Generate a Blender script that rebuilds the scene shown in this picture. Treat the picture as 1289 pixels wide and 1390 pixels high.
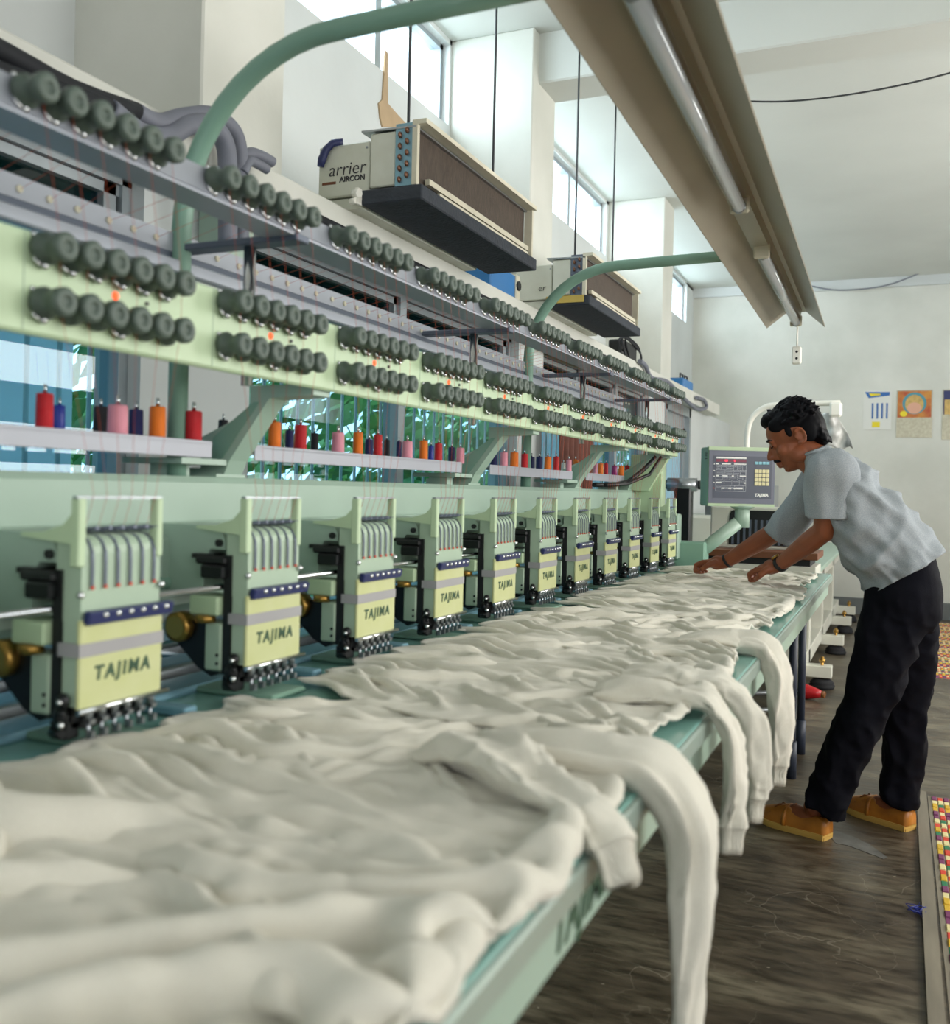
import bpy, bmesh, math, random
import numpy as np
from mathutils import Vector, Matrix, Euler, noise as mnoise
for o in list(bpy.data.objects): bpy.data.objects.remove(o)
S = bpy.context.scene
COL = S.collection
# ------------------------------------------------------------------ camera
F = 1320.0; PX, PY = 644.5, 664.0; TH = math.atan(573.6/F); RO = math.radians(1.3); H = 1.22
cT, sT = math.cos(TH), math.sin(TH)
FW = np.array([-sT, cT, 0.]); RT = np.array([cT, sT, 0.]); UP = np.array([0, 0, 1.])
CAM = np.array([0, 0, H])
def ray(x, y):
    dx, dy = x-PX, y-PY
    return FW + RT*((dx*math.cos(RO)+dy*math.sin(RO))/F) - UP*((-dx*math.sin(RO)+dy*math.cos(RO))/F)
def onX(x, y, X): d = ray(x, y); return Vector(CAM + d*(X/d[0]))
def onY(x, y, Y): d = ray(x, y); return Vector(CAM + d*(Y/d[1]))
def onZ(x, y, Z): d = ray(x, y); return Vector(CAM + d*((Z-H)/d[2]))
cam = bpy.data.cameras.new('camera'); camo = bpy.data.objects.new('camera', cam); COL.objects.link(camo)
ax = RT*math.cos(RO)+UP*math.sin(RO); ay = -RT*math.sin(RO)+UP*math.cos(RO); az = -FW
camo.matrix_world = Matrix(((ax[0], ay[0], az[0], 0), (ax[1], ay[1], az[1], 0), (ax[2], ay[2], az[2], H), (0, 0, 0, 1)))
cam.sensor_fit = 'HORIZONTAL'; cam.sensor_width = 36; cam.lens = F/1289*36
cam.shift_y = -(695-PY)/1289; cam.clip_start = .05; cam.clip_end = 200
cam.dof.use_dof = True; cam.dof.focus_distance = 3.7; cam.dof.aperture_fstop = 4.0
S.camera = camo
# ------------------------------------------------------------------ world, lights, exposure
S.view_settings.view_transform = 'Standard'; S.view_settings.look = 'None'
S.view_settings.gamma = 1; S.view_settings.exposure = -0.85; S.view_settings.use_curve_mapping = False
W = bpy.data.worlds.new('world'); S.world = W; W.use_nodes = True
bg = W.node_tree.nodes['Background']; bg.inputs[0].default_value = (.86, .94, 1, 1); bg.inputs[1].default_value = 5.0
def area(name, loc, sx, sy, rot, power, col):
    l = bpy.data.lights.new(name, 'AREA'); l.shape = 'RECTANGLE'; l.size = sx; l.size_y = sy; l.energy = power; l.color = col
    o = bpy.data.objects.new(name, l); COL.objects.link(o); o.location = loc; o.rotation_euler = rot; return o
HP = math.pi/2
DAY = (.92, .97, 1)
RIGHT_WINDOWS = ((-2.2, -.2), (1.2, 3.4), (4.8, 7.0), (8.4, 10.2))
for (a, b), k in zip(RIGHT_WINDOWS, (14, 60, 90, 16)):      # daylight in the openings of the right-hand wall
    area('window_daylight', (2.66, (a+b)/2, 1.95), 1.7, b-a, (0, HP*.94, 0), k*(b-a), (1, .95, .87))
area('window_daylight', (.4, -2.96, 2.0), 2.6, 1.5, (HP, 0, 0), 26, (1, .95, .88))
CLERE = ((2.45, 4.5), (4.9, 7.42), (7.86, 10.6))
for a, b in CLERE:              # daylight in the openings of the clerestory
    area('clerestory_daylight', (-2.5, (a+b)/2, 3.42), .7, b-a, (0, -HP*.86, 0), 58*(b-a), DAY)
# ------------------------------------------------------------------ materials
def lin(h):
    h = h.lstrip('#'); v = [int(h[i:i+2], 16)/255 for i in (0, 2, 4)]
    return tuple(c/12.92 if c <= .04045 else ((c+.055)/1.055)**2.4 for c in v)
MATS = {}
def mat(name, col, rough=.5, metal=0., var=.0, scale=8., col2=None, bump=0., bscale=60., stretch=None, spec=.5, sheen=0., trans=0.):
    if name in MATS: return MATS[name]
    m = bpy.data.materials.new(name); m.use_nodes = True; nt = m.node_tree; N = nt.nodes; L = nt.links
    b = N['Principled BSDF']; c = lin(col)
    b.inputs['Base Color'].default_value = (*c, 1); b.inputs['Roughness'].default_value = rough; b.inputs['Metallic'].default_value = metal
    b.inputs['Specular IOR Level'].default_value = spec
    if sheen: b.inputs['Sheen Weight'].default_value = sheen
    if trans: b.inputs['Transmission Weight'].default_value = trans
    tc = N.new('ShaderNodeTexCoord'); src = tc.outputs['Object']
    if stretch:
        mp = N.new('ShaderNodeMapping'); mp.inputs['Scale'].default_value = stretch; L.new(src, mp.inputs[0]); src = mp.outputs[0]
    if var or col2:
        n = N.new('ShaderNodeTexNoise'); n.inputs['Scale'].default_value = scale; n.inputs['Detail'].default_value = 6; L.new(src, n.inputs['Vector'])
        r = N.new('ShaderNodeValToRGB'); r.color_ramp.elements[0].position = .35; r.color_ramp.elements[1].position = .68
        c2 = lin(col2) if col2 else tuple(x*(1-var) for x in c)
        r.color_ramp.elements[0].color = (*c2, 1); r.color_ramp.elements[1].color = (*c, 1)
        L.new(n.outputs['Fac'], r.inputs[0]); L.new(r.outputs[0], b.inputs['Base Color'])
    if bump:
        n2 = N.new('ShaderNodeTexNoise'); n2.inputs['Scale'].default_value = bscale; n2.inputs['Detail'].default_value = 3; L.new(src, n2.inputs['Vector'])
        bp = N.new('ShaderNodeBump'); bp.inputs['Strength'].default_value = bump; bp.inputs['Distance'].default_value = .004
        L.new(n2.outputs['Fac'], bp.inputs['Height']); L.new(bp.outputs[0], b.inputs['Normal'])
    MATS[name] = m; return m
def glass(name, tint, rough=.02, refl=.5):
    m = bpy.data.materials.new(name); m.use_nodes = True; nt = m.node_tree; N = nt.nodes; L = nt.links
    N.remove(N['Principled BSDF']); out = N['Material Output']
    t = N.new('ShaderNodeBsdfTransparent'); t.inputs[0].default_value = (*lin(tint), 1)
    g = N.new('ShaderNodeBsdfGlossy'); g.inputs['Roughness'].default_value = rough
    lw = N.new('ShaderNodeLayerWeight'); lw.inputs[0].default_value = .5; pw = N.new('ShaderNodeMath'); pw.operation = 'POWER'; pw.inputs[1].default_value = 4; L.new(lw.outputs['Facing'], pw.inputs[0])
    fr = N.new('ShaderNodeMapRange'); fr.inputs['To Min'].default_value = .04; fr.inputs['To Max'].default_value = refl; L.new(pw.outputs[0], fr.inputs['Value'])
    mx = N.new('ShaderNodeMixShader'); L.new(fr.outputs[0], mx.inputs[0]); L.new(t.outputs[0], mx.inputs[1]); L.new(g.outputs[0], mx.inputs[2])
    L.new(mx.outputs[0], out.inputs[0]); MATS[name] = m; return m
def emit(name, col, k):
    m = bpy.data.materials.new(name); m.use_nodes = True; b = m.node_tree.nodes['Principled BSDF']
    b.inputs['Base Color'].default_value = (*lin(col), 1); b.inputs['Emission Color'].default_value = (*lin(col), 1); b.inputs['Emission Strength'].default_value = k
    MATS[name] = m; return m
def vcol(name, rough=.6, bump=0., bscale=200):
    m = bpy.data.materials.new(name); m.use_nodes = True; N = m.node_tree.nodes; L = m.node_tree.links
    a = N.new('ShaderNodeVertexColor'); a.layer_name = 'Col'; b = N['Principled BSDF']; L.new(a.outputs[0], b.inputs['Base Color']); b.inputs['Roughness'].default_value = rough
    MATS[name] = m; return m
# ------------------------------------------------------------------ mesh builder
class MB:
    def __init__(s): s.v = []; s.f = []; s.sm = []
    def add(s, vs, fs, smooth=False):
        k = len(s.v); s.v += [tuple(v) for v in vs]; s.f += [tuple(i+k for i in f) for f in fs]; s.sm += [smooth]*len(fs); return s
    def box(s, x0, x1, y0, y1, z0, z1, rot=None, bev=0):
        c = Vector(((x0+x1)/2, (y0+y1)/2, (z0+z1)/2)); hx, hy, hz = abs(x1-x0)/2, abs(y1-y0)/2, abs(z1-z0)/2
        if bev:
            bev = min(bev, hx*.9, hy*.9, hz*.9); vs = []; fs = []; idx = {}
            for sx in (-1, 1):
                for sy in (-1, 1):
                    for sz in (-1, 1):
                        for a in range(3):
                            p = [sx*(hx-bev), sy*(hy-bev), sz*(hz-bev)]; p[a] = (sx*hx, sy*hy, sz*hz)[a]
                            idx[sx, sy, sz, a] = len(vs); vs.append(p)
            R = (-1, 1)
            for a in range(3):
                b_, c_ = (a+1) % 3, (a+2) % 3
                for sg in R:
                    q = []
                    for t1, t2 in ((-1, -1), (1, -1), (1, 1), (-1, 1)):
                        k = [0, 0, 0]; k[a] = sg; k[b_] = t1; k[c_] = t2; q.append(idx[(*k, a)])
                    fs.append(q if sg > 0 else q[::-1])
                for t1 in R:
                    for t2 in R:
                        k0 = [0, 0, 0]; k0[b_] = t1; k0[c_] = t2; k1 = list(k0); k0[a] = -1; k1[a] = 1
                        q = [idx[(*k0, b_)], idx[(*k1, b_)], idx[(*k1, c_)], idx[(*k0, c_)]]
                        fs.append(q if t1*t2 < 0 else q[::-1])
            for sx in R:
                for sy in R:
                    for sz in R:
                        q = [idx[sx, sy, sz, i] for i in range(3)]; fs.append(q if sx*sy*sz > 0 else q[::-1])
        else:
            vs = [(sx*hx, sy*hy, sz*hz) for sx in (-1, 1) for sy in (-1, 1) for sz in (-1, 1)]
            fs = [(0, 1, 3, 2), (4, 6, 7, 5), (0, 4, 5, 1), (2, 3, 7, 6), (0, 2, 6, 4), (1, 5, 7, 3)]
        M = Euler(rot).to_matrix() if rot else Matrix.Identity(3)
        return s.add([M @ Vector(v) + c for v in vs], fs)
    def cyl(s, p0, p1, r0, r1=None, n=12, caps=True, smooth=True):
        r1 = r0 if r1 is None else r1; p0 = Vector(p0); p1 = Vector(p1); d = (p1-p0).normalized()
        u = d.orthogonal().normalized(); w = d.cross(u); vs = []
        for p, r in ((p0, r0), (p1, r1)):
            vs += [p+(u*math.cos(2*math.pi*i/n)+w*math.sin(2*math.pi*i/n))*r for i in range(n)]
        s.add(vs, [(i, (i+1) % n, n+(i+1) % n, n+i) for i in range(n)], smooth)
        if caps:
            k = len(s.v)-2*n; s.f += [tuple(k+i for i in range(n))[::-1], tuple(k+n+i for i in range(n))]; s.sm += [False]*2
        return s
    def lathe(s, p0, axis, prof, n=14, smooth=True):     # prof: list of (t, r) along the axis
        p0 = Vector(p0); d = Vector(axis).normalized(); u = d.orthogonal().normalized(); w = d.cross(u); vs = []
        for t, r in prof: vs += [p0+d*t+(u*math.cos(2*math.pi*i/n)+w*math.sin(2*math.pi*i/n))*r for i in range(n)]
        fs = [(j*n+i, j*n+(i+1) % n, (j+1)*n+(i+1) % n, (j+1)*n+i) for j in range(len(prof)-1) for i in range(n)]
        s.add(vs, fs, smooth); k = len(s.v)-len(vs); m = len(prof)-1
        s.f += [tuple(k+i for i in range(n))[::-1], tuple(k+m*n+i for i in range(n))]; s.sm += [False]*2
        return s
    def tube(s, pts, r, n=10, smooth=True, caps=True):
        pts = [Vector(p) for p in pts]; m = len(pts); rs = r if isinstance(r, (list, tuple)) else [r]*m
        T = [(pts[min(i+1, m-1)]-pts[max(i-1, 0)]).normalized() for i in range(m)]
        u = T[0].orthogonal().normalized(); vs = []
        for i in range(m):
            u = (u-T[i]*u.dot(T[i])).normalized(); w = T[i].cross(u)
            vs += [pts[i]+(u*math.cos(2*math.pi*j/n)+w*math.sin(2*math.pi*j/n))*rs[i] for j in range(n)]
        s.add(vs, [(i*n+j, i*n+(j+1) % n, (i+1)*n+(j+1) % n, (i+1)*n+j) for i in range(m-1) for j in range(n)], smooth)
        if caps:
            k = len(s.v)-m*n; s.f += [tuple(k+i for i in range(n))[::-1], tuple(k+(m-1)*n+i for i in range(n))]; s.sm += [False]*2
        return s
    def prism(s, poly, axis, a, b):   # 2-D polygon extruded along an axis; poly holds the other two coordinates in x,y,z order
        def P(q, t): q = list(q); q.insert(axis, t); return q
        n = len(poly); vs = [P(q, a) for q in poly]+[P(q, b) for q in poly]
        area2 = sum(poly[i][0]*poly[(i+1) % n][1]-poly[(i+1) % n][0]*poly[i][1] for i in range(n))
        flip = (area2 > 0) == (axis != 1)
        fs = [tuple(range(n)), tuple(range(n, 2*n))[::-1]]+[((i+1) % n, i, n+i, n+(i+1) % n) for i in range(n)]
        if not flip: fs = [f[::-1] for f in fs]
        if (b < a): fs = [f[::-1] for f in fs]
        return s.add(vs, fs)
    def ell(s, c, r, rot=None, n=16, m=10):
        vs = []; fs = []; M = rot if rot is not None else Matrix.Identity(3); c = Vector(c)
        for i in range(1, m):
            t = math.pi*i/m
            vs += [M @ Vector((r[0]*math.sin(t)*math.cos(2*math.pi*j/n), r[1]*math.sin(t)*math.sin(2*math.pi*j/n), r[2]*math.cos(t)))+c for j in range(n)]
        vs += [M @ Vector((0, 0, r[2]))+c, M @ Vector((0, 0, -r[2]))+c]; a, b = len(vs)-2, len(vs)-1
        fs += [(i*n+j, (i+1)*n+j, (i+1)*n+(j+1) % n, i*n+(j+1) % n) for i in range(m-2) for j in range(n)]
        fs += [(a, j, (j+1) % n) for j in range(n)]+[(b, (m-2)*n+(j+1) % n, (m-2)*n+j) for j in range(n)]
        return s.add(vs, fs, True)
    def cap(s, p0, p1, r0, r1, n=14):   # tapered capsule
        p0 = Vector(p0); p1 = Vector(p1); L = (p1-p0).length; prof = []
        for i in range(5): a = HP*(1-i/4.); prof.append((-r0*math.sin(a), max(r0*math.cos(a), 1e-4)))
        for i in range(5): a = HP*i/4.; prof.append((L+r1*math.sin(a), max(r1*math.cos(a), 1e-4)))
        return s.lathe(p0, p1-p0, prof, n)
    def mesh(s, name):
        me = bpy.data.meshes.new(name); me.from_pydata(s.v, [], s.f)
        me.polygons.foreach_set('use_smooth', s.sm); me.update(); return me
WL = {}
def put(name, me, m, parent=None, loc=(0, 0, 0)):
    """link a mesh as one object; its vertices are world coordinates minus loc"""
    if isinstance(me, MB): me = me.mesh(name)
    o = bpy.data.objects.new(name, me); COL.objects.link(o)
    if m is not None:
        me.materials.clear(); me.materials.append(MATS[m] if isinstance(m, str) else m)
    WL[o] = Vector(loc); o.parent = parent; o.location = WL[o]-(WL[parent] if parent else Vector((0, 0, 0))); return o
def dup(o, parent, loc, name=None):
    c = o.copy(); COL.objects.link(c); c.name = name or o.name.split('.')[0]
    WL[c] = Vector(loc); c.parent = parent; c.location = WL[c]-(WL[parent] if parent else Vector((0, 0, 0))); return c
def thing(name, label, cat, loc=(0, 0, 0), group=None):
    o = bpy.data.objects.new(name, None); COL.objects.link(o); o.empty_display_size = .1; o.location = loc; WL[o] = Vector(loc)
    return tag(o, label, cat, group)
def tag(o, label, cat, group=None):
    o['label'] = label; o['category'] = cat
    if group: o['group'] = group
    return o
def struct(o): o['kind'] = 'structure'; return o
def origin(o):   # move a top-level mesh's origin to its base centre
    me = o.data; co = np.empty(len(me.vertices)*3); me.vertices.foreach_get('co', co); co = co.reshape(-1, 3)
    c = (co.min(0)+co.max(0))/2; c[2] = co[:, 2].min(); me.vertices.foreach_set('co', (co-c).ravel()); me.update()
    o.location = Vector(c)+o.location; WL[o] = o.location.copy(); return o
def one(name, mb, m, label, cat, group=None): return tag(origin(put(name, mb, m)), label, cat, group)
DG = bpy.context.evaluated_depsgraph_get
def baked(me, mods):
    """apply modifiers to a mesh and return the resulting mesh"""
    if isinstance(me, MB): me = me.mesh('tmp')
    o = bpy.data.objects.new('tmp', me); COL.objects.link(o)
    for t, kw in mods:
        md = o.modifiers.new(t, t)
        for k, v in kw.items(): setattr(md, k, v)
    dg = DG(); dg.update(); r = bpy.data.meshes.new_from_object(o.evaluated_get(dg)); bpy.data.objects.remove(o); return r
def smooth(me):
    me.polygons.foreach_set('use_smooth', [True]*len(me.polygons)); return me
def text_mesh(body, size, extr=.0006, offset=0., shear=0., space=1.):
    cu = bpy.data.curves.new('text', 'FONT'); cu.body = body; cu.size = size; cu.extrude = extr; cu.offset = offset; cu.shear = shear; cu.space_character = space
    cu.align_x = 'CENTER'; cu.align_y = 'CENTER'; cu.resolution_u = 3
    o = bpy.data.objects.new('tmp', cu); COL.objects.link(o); dg = DG(); dg.update()
    me = bpy.data.meshes.new_from_object(o.evaluated_get(dg)); bpy.data.objects.remove(o); return me
def text(name, body, size, m, parent, origin_, xdir, zdir, extr=.0006, offset=0., shear=0., space=1.):
    me = text_mesh(body, size, extr, offset, shear, space); x = Vector(xdir).normalized(); y = Vector(zdir).normalized(); z = x.cross(y)
    me.transform(Matrix((x, y, z)).transposed().to_4x4()); me.transform(Matrix.Translation(origin_))
    return put(name, me, m, parent)
def arc(c, r, a0, a1, n, u, v): c = Vector(c); u = Vector(u); v = Vector(v); return [c+u*(r*math.cos(a0+(a1-a0)*i/n))+v*(r*math.sin(a0+(a1-a0)*i/n)) for i in range(n+1)]
def npnoise(P, sc, seed=0):
    return np.array([mnoise.noise(Vector((p[0]*sc+seed*7.3, p[1]*sc-seed*3.1, p[2]*sc+seed))) for p in P])
# ------------------------------------------------------------------ palette
def curtain_mat():
    m = bpy.data.materials.new('curtain_blue'); m.use_nodes = True; N = m.node_tree.nodes; L = m.node_tree.links; out = N['Material Output']; N.remove(N['Principled BSDF'])
    d = N.new('ShaderNodeBsdfDiffuse'); t = N.new('ShaderNodeBsdfTranslucent'); x = N.new('ShaderNodeMixShader'); x.inputs[0].default_value = .65
    for q in (d, t): q.inputs[0].default_value = (*lin('#c3dbe6'), 1)
    L.new(d.outputs[0], x.inputs[1]); L.new(t.outputs[0], x.inputs[2]); L.new(x.outputs[0], out.inputs[0]); MATS['curtain_blue'] = m
mat('plaster', '#dadad2', .85, var=.16, scale=1.6, bump=.25, bscale=25, col2='#c8c9c0')
mat('plaster_low_bounce', '#8f8d84', .9)  # out-of-view walls, coloured dark to cut the light they bounce
mat('plaster_cool', '#d3d7d6', .85, var=.12, scale=1.2, bump=.2, bscale=25)
mat('ceiling_paint', '#d2d5cf', .9, var=.10, scale=.9, bump=.2, bscale=12)
mat('skirting', '#6e7372', .7, var=.25, scale=3)
mat('alu', '#a9b1b5', .38, .55, var=.12, scale=12)
mat('dark_gasket', '#15191c', .6)
mat('mint', '#a2b9a9', .42, var=.06, scale=5)
mat('mint_deep', '#82a794', .42, var=.08, scale=5)
mat('pale_green', '#c0d4b0', .45, var=.06, scale=7, col2='#bbd1ac')
mat('head_green', '#abc0a9', .42, var=.06, scale=10)
mat('plate_yellow', '#c9cc9b', .42, var=.10, scale=14, col2='#c2c68c')
mat('grey_band', '#a3a1a3', .5, var=.06)
mat('ink_green', '#33523b', .6)
mat('ink_white', '#f2f2ee', .5)
mat('ink_dark', '#2c2a30', .6)
mat('navy_plastic', '#2a3160', .35)
mat('black_metal', '#16181a', .35, .3)
mat('black_plastic', '#101214', .5)
mat('chrome', '#d8dadc', .16, 1)
mat('steel', '#9fa4a8', .3, .9, var=.1, scale=30)
mat('brass', '#b08a48', .3, .9)
mat('olive_knob', '#55635a', .5, var=.12, scale=40)
mat('olive_hub', '#75827a', .4)
mat('rail_grey', '#a7acb6', .4, .35, var=.08, scale=9)
mat('rail_dark', '#5d6675', .42, .3)
mat('shelf_grey', '#a9abb4', .45, .15, var=.06, scale=8)
mat('frame_blue', '#7fa9ba', .3, .2, var=.1, scale=6)
mat('table_green', '#86b3a8', .2, var=.10, scale=4, col2='#7aa89f')
mat('table_edge', '#9fb0a6', .35, .2, var=.15, scale=6)
mat('red_dot', '#c2452f', .5)
emit('led', '#ff5a2a', 2.2)
mat('pink_mark', '#d63c8c', .6)
mat('thread_red', '#c81522', .38, bump=.5, bscale=500, stretch=(.1, .1, 3)); mat('thread_orange', '#f27a12', .38, bump=.5, bscale=500, stretch=(.1, .1, 3))
mat('thread_pink', '#ee9cad', .38, bump=.5, bscale=500, stretch=(.1, .1, 3)); mat('thread_navy', '#1d1f5c', .38, bump=.5, bscale=500, stretch=(.1, .1, 3))
mat('thread_black', '#15151f', .4, bump=.5, bscale=500, stretch=(.1, .1, 3)); mat('thread_blue', '#22339a', .38); mat('thread_purple', '#8c2470', .38)
mat('thread_white', '#e8e6e0', .4)
mat('fine_thread', '#d2603e', .6)
mat('cloth', '#e0dccf', .95, var=.06, scale=700, col2='#d3cfc1', bump=.3, bscale=600, sheen=.2, spec=.15)
mat('cloth_rib', '#d8d4c6', .95, bump=.9, bscale=160, stretch=(1, 6, .15), spec=.15)
mat('ac_white', '#d7d8cc', .5, var=.12, scale=5, col2='#c3c3b2')
mat('foam_black', '#3c4149', .9, var=.2, scale=20, bump=.8, bscale=90)
mat('coil', '#5e5147', .5, .4, var=.4, scale=25, bump=.8, bscale=150, stretch=(1, 6, 1))
mat('copper', '#7d5a48', .4, .7)
mat('cream_metal', '#dcd6c0', .5, var=.2, scale=8)
mat('pipe_black', '#1b1e24', .75, var=.2, scale=12)
mat('pipe_grey', '#777a86', .6, var=.15, scale=10)
mat('rod', '#4a4d50', .5, .5)
mat('reflector', '#b8b2a1', .38, .25, var=.12, scale=3)
mat('tube_glass', '#c9cfd2', .12, .1)
mat('white_plastic', '#eceadf', .45)
mat('blue_box', '#2f78b8', .45, var=.1)
mat('yellow_tape', '#e7d22c', .5); mat('yellow_wood', '#c9ad55', .6, var=.2)
mat('cardboard', '#b79d7c', .85, var=.15)
mat('brown_wood', '#7d4a2c', .5, var=.35, scale=4, stretch=(1, 8, 1)); mat('plank', '#8d8574', .7, var=.3, scale=3, stretch=(6, 1, 1))
mat('brown_cloth', '#6d3f33', .85, var=.3, scale=20)
mat('panel_grey', '#6d7080', .45); mat('panel_blue', '#4d5262', .4); mat('key_cream', '#e6dcae', .5); mat('key_cyan', '#8cc3d2', .5)
mat('line_white', '#c9ccd2', .5); mat('display_red', '#7c2340', .3); emit('display_lit', '#ff3050', 1.6)
mat('machine_white', '#dcdccf', .45, var=.08, scale=5)
mat('rubber', '#15161a', .8); mat('red_plastic', '#b3141d', .35); mat('navy_post', '#252d3d', .5)
mat('skin', '#8e5033', .42, var=.14, scale=16, bump=.12, bscale=180, spec=.4)
mat('hair', '#07070c', .6, var=.3, scale=70, spec=.12)
mat('tshirt', '#a4aaae', .95, var=.14, scale=380, col2='#8d9499', bump=.3, bscale=500, spec=.15)
mat('trouser', '#0c0d16', .85, var=.3, scale=12, bump=.3, bscale=400, spec=.12)
mat('leather', '#c07a2a', .42, var=.22, scale=14, col2='#a0601c'); mat('sole', '#c9a050', .6); mat('leather_dark', '#7d4a1d', .5)
curtain_mat(); mat('paper', '#dcdcd6', .7); mat('ink_blue', '#3a68a8', .7)
glass('pane_clear', '#c6e2ee', .02, .3); glass('pane_dark', '#5d8691', .05, .6); glass('pane_bright', '#f4fbff', .2, .3)
# floor: stained polished cement
def floor_mat():
    m = bpy.data.materials.new('cement'); m.use_nodes = True; N = m.node_tree.nodes; L = m.node_tree.links; b = N['Principled BSDF']
    tc = N.new('ShaderNodeTexCoord')
    def nz(sc, det, st=(1, 1, 1)):
        mp = N.new('ShaderNodeMapping'); mp.inputs['Scale'].default_value = st; L.new(tc.outputs['Object'], mp.inputs[0])
        n = N.new('ShaderNodeTexNoise'); n.inputs['Scale'].default_value = sc; n.inputs['Detail'].default_value = det; L.new(mp.outputs[0], n.inputs['Vector']); return n
    def ramp(src, *st):
        r = N.new('ShaderNodeValToRGB'); e = r.color_ramp.elements
        while len(e) < len(st): e.new(.5)
        for i, (p, c) in enumerate(st): e[i].position = p; e[i].color = (*lin(c), 1)
        L.new(src, r.inputs[0]); return r
    a = ramp(nz(1.7, 8, (1, 2.2, 1)).outputs['Fac'], (.3, '#3b3228'), (.5, '#5b5142'), (.68, '#7d7562'))
    n2 = nz(9, 6, (1, 3.5, 1)); r2 = ramp(n2.outputs['Fac'], (.35, '#6f675d'), (.62, '#ffffff'))
    mx = N.new('ShaderNodeMixRGB'); mx.blend_type = 'MULTIPLY'; mx.inputs[0].default_value = .75; L.new(a.outputs[0], mx.inputs[1]); L.new(r2.outputs[0], mx.inputs[2])
    vo = N.new('ShaderNodeTexVoronoi'); vo.feature = 'DISTANCE_TO_EDGE'; vo.inputs['Scale'].default_value = 5.5
    ad = N.new('ShaderNodeMixRGB'); ad.blend_type = 'ADD'; ad.inputs[0].default_value = .35; n3 = nz(3, 4); L.new(tc.outputs['Object'], ad.inputs[1]); L.new(n3.outputs['Color'], ad.inputs[2]); L.new(ad.outputs[0], vo.inputs['Vector'])
    cr = ramp(vo.outputs['Distance'], (.0, '#8f897a'), (.012, '#000000'))
    n5 = ramp(nz(2.3, 3).outputs['Fac'], (.45, '#000000'), (.62, '#ffffff'))
    mc = N.new('ShaderNodeMixRGB'); mc.blend_type = 'MULTIPLY'; mc.inputs[0].default_value = 1; L.new(cr.outputs[0], mc.inputs[1]); L.new(n5.outputs[0], mc.inputs[2])
    m2 = N.new('ShaderNodeMixRGB'); m2.blend_type = 'SCREEN'; m2.inputs[0].default_value = .5; L.new(mx.outputs[0], m2.inputs[1]); L.new(mc.outputs[0], m2.inputs[2])
    sp = ramp(nz(38, 2).outputs['Fac'], (.74, '#000000'), (.79, '#b5ad9a'))
    m3 = N.new('ShaderNodeMixRGB'); m3.blend_type = 'SCREEN'; m3.inputs[0].default_value = .6; L.new(m2.outputs[0], m3.inputs[1]); L.new(sp.outputs[0], m3.inputs[2])
    L.new(m3.outputs[0], b.inputs['Base Color'])
    rr = N.new('ShaderNodeMapRange'); rr.inputs['To Min'].default_value = .22; rr.inputs['To Max'].default_value = .55; L.new(n2.outputs['Fac'], rr.inputs['Value']); L.new(rr.outputs[0], b.inputs['Roughness'])
    bp = N.new('ShaderNodeBump'); bp.inputs['Strength'].default_value = .15; bp.inputs['Distance'].default_value = .01; L.new(n2.outputs['Fac'], bp.inputs['Height']); L.new(bp.outputs[0], b.inputs['Normal'])
    MATS['cement'] = m
floor_mat()
# ------------------------------------------------------------------ room shell
CZ = 3.52; YB = 11.0; XW = -2.15; XL = -1.72; XR = 2.7; YN = -3.0
struct(put('floor', MB().box(XW-.2, XR+.2, YN-.2, YB+.2, -.1, 0), 'cement'))
struct(put('ceiling', MB().box(XW-.2, XR+.2, YN-.2, YB+.2, CZ, CZ+.1), 'ceiling_paint'))
b = MB(); b.box(XW-.2, XR+.2, YB, YB+.2, 0, CZ); wb = struct(put('wall_back', b, 'plaster'))
put('lintel_band', MB().box(XW, XR, YB-.04, YB, 3.42, CZ), 'plaster_cool', wb)
struct(put('baseboard_back', MB().box(XW, XR, YB-.02, YB, 0, .17), 'skirting'))
b = MB(); b.box(-2.2, -.92, YN-.2, YN, 0, CZ); b.box(1.72, XR+.2, YN-.2, YN, 0, CZ); b.box(-.92, 1.72, YN-.2, YN, 0, 1.25); b.box(-.92, 1.72, YN-.2, YN, 2.75, CZ)
struct(put('wall_near', b, 'plaster_low_bounce'))
b = MB(); b.box(XR, XR+.2, YN, YB, 0, 1.05); b.box(XR, XR+.2, YN, YB, 2.85, CZ); py = YN
for a, c in RIGHT_WINDOWS: b.box(XR, XR+.2, py, a, 1.05, 2.85); py = c
b.box(XR, XR+.2, py, YB, 1.05, 2.85); struct(put('wall_right', b, 'plaster_low_bounce'))
# left wall: upper part set back, openings of the clerestory; lower part further out
b = MB(); b.box(XW-.15, XW, YN, YB, 2.0, 3.08); b.box(XW-.15, XW, YN, CLERE[0][0], 3.08, CZ); py = CLERE[0][1]
for a, c in CLERE[1:]: b.box(XW-.15, XW, py, a, 3.08, CZ); py = c
b.box(XW-.15, XW, py, YB, 3.08, CZ); b.box(XW-.15, XW, YN, YB, 3.495, CZ)
struct(put('wall_left', b, 'plaster_cool'))
WINS = ((-.6, 1.87), (2.31, 4.46), (4.82, 7.2)); DOOR = (7.72, 8.75)
b = MB(); b.box(XL-.15, XL, YN, YB, 1.98, 2.0); b.box(XL-.15, XL, YN, DOOR[0], 0, .8); py = YN
for a, c in WINS: b.box(XL-.15, XL, py, a, .8, 1.98); py = c
b.box(XL-.15, XL, py, DOOR[0], .8, 1.98); b.box(XL-.15, XL, DOOR[1], YB, 0, 1.98)
struct(put('wall_left_lower', b, 'plaster_cool'))
struct(put('trim_1', MB().box(XW-.02, -1.6, YN, 9.6, 1.985, 2.09, bev=.006), 'plaster'))      # the ledge
for y0, y1 in ((2.05, 2.42), (4.52, 4.86), (7.48, 7.82)):
    struct(put('wall_pillar', MB().box(XW-.01, -1.7, y0, y1, 2.08, CZ, bev=.006), 'plaster'))
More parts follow.
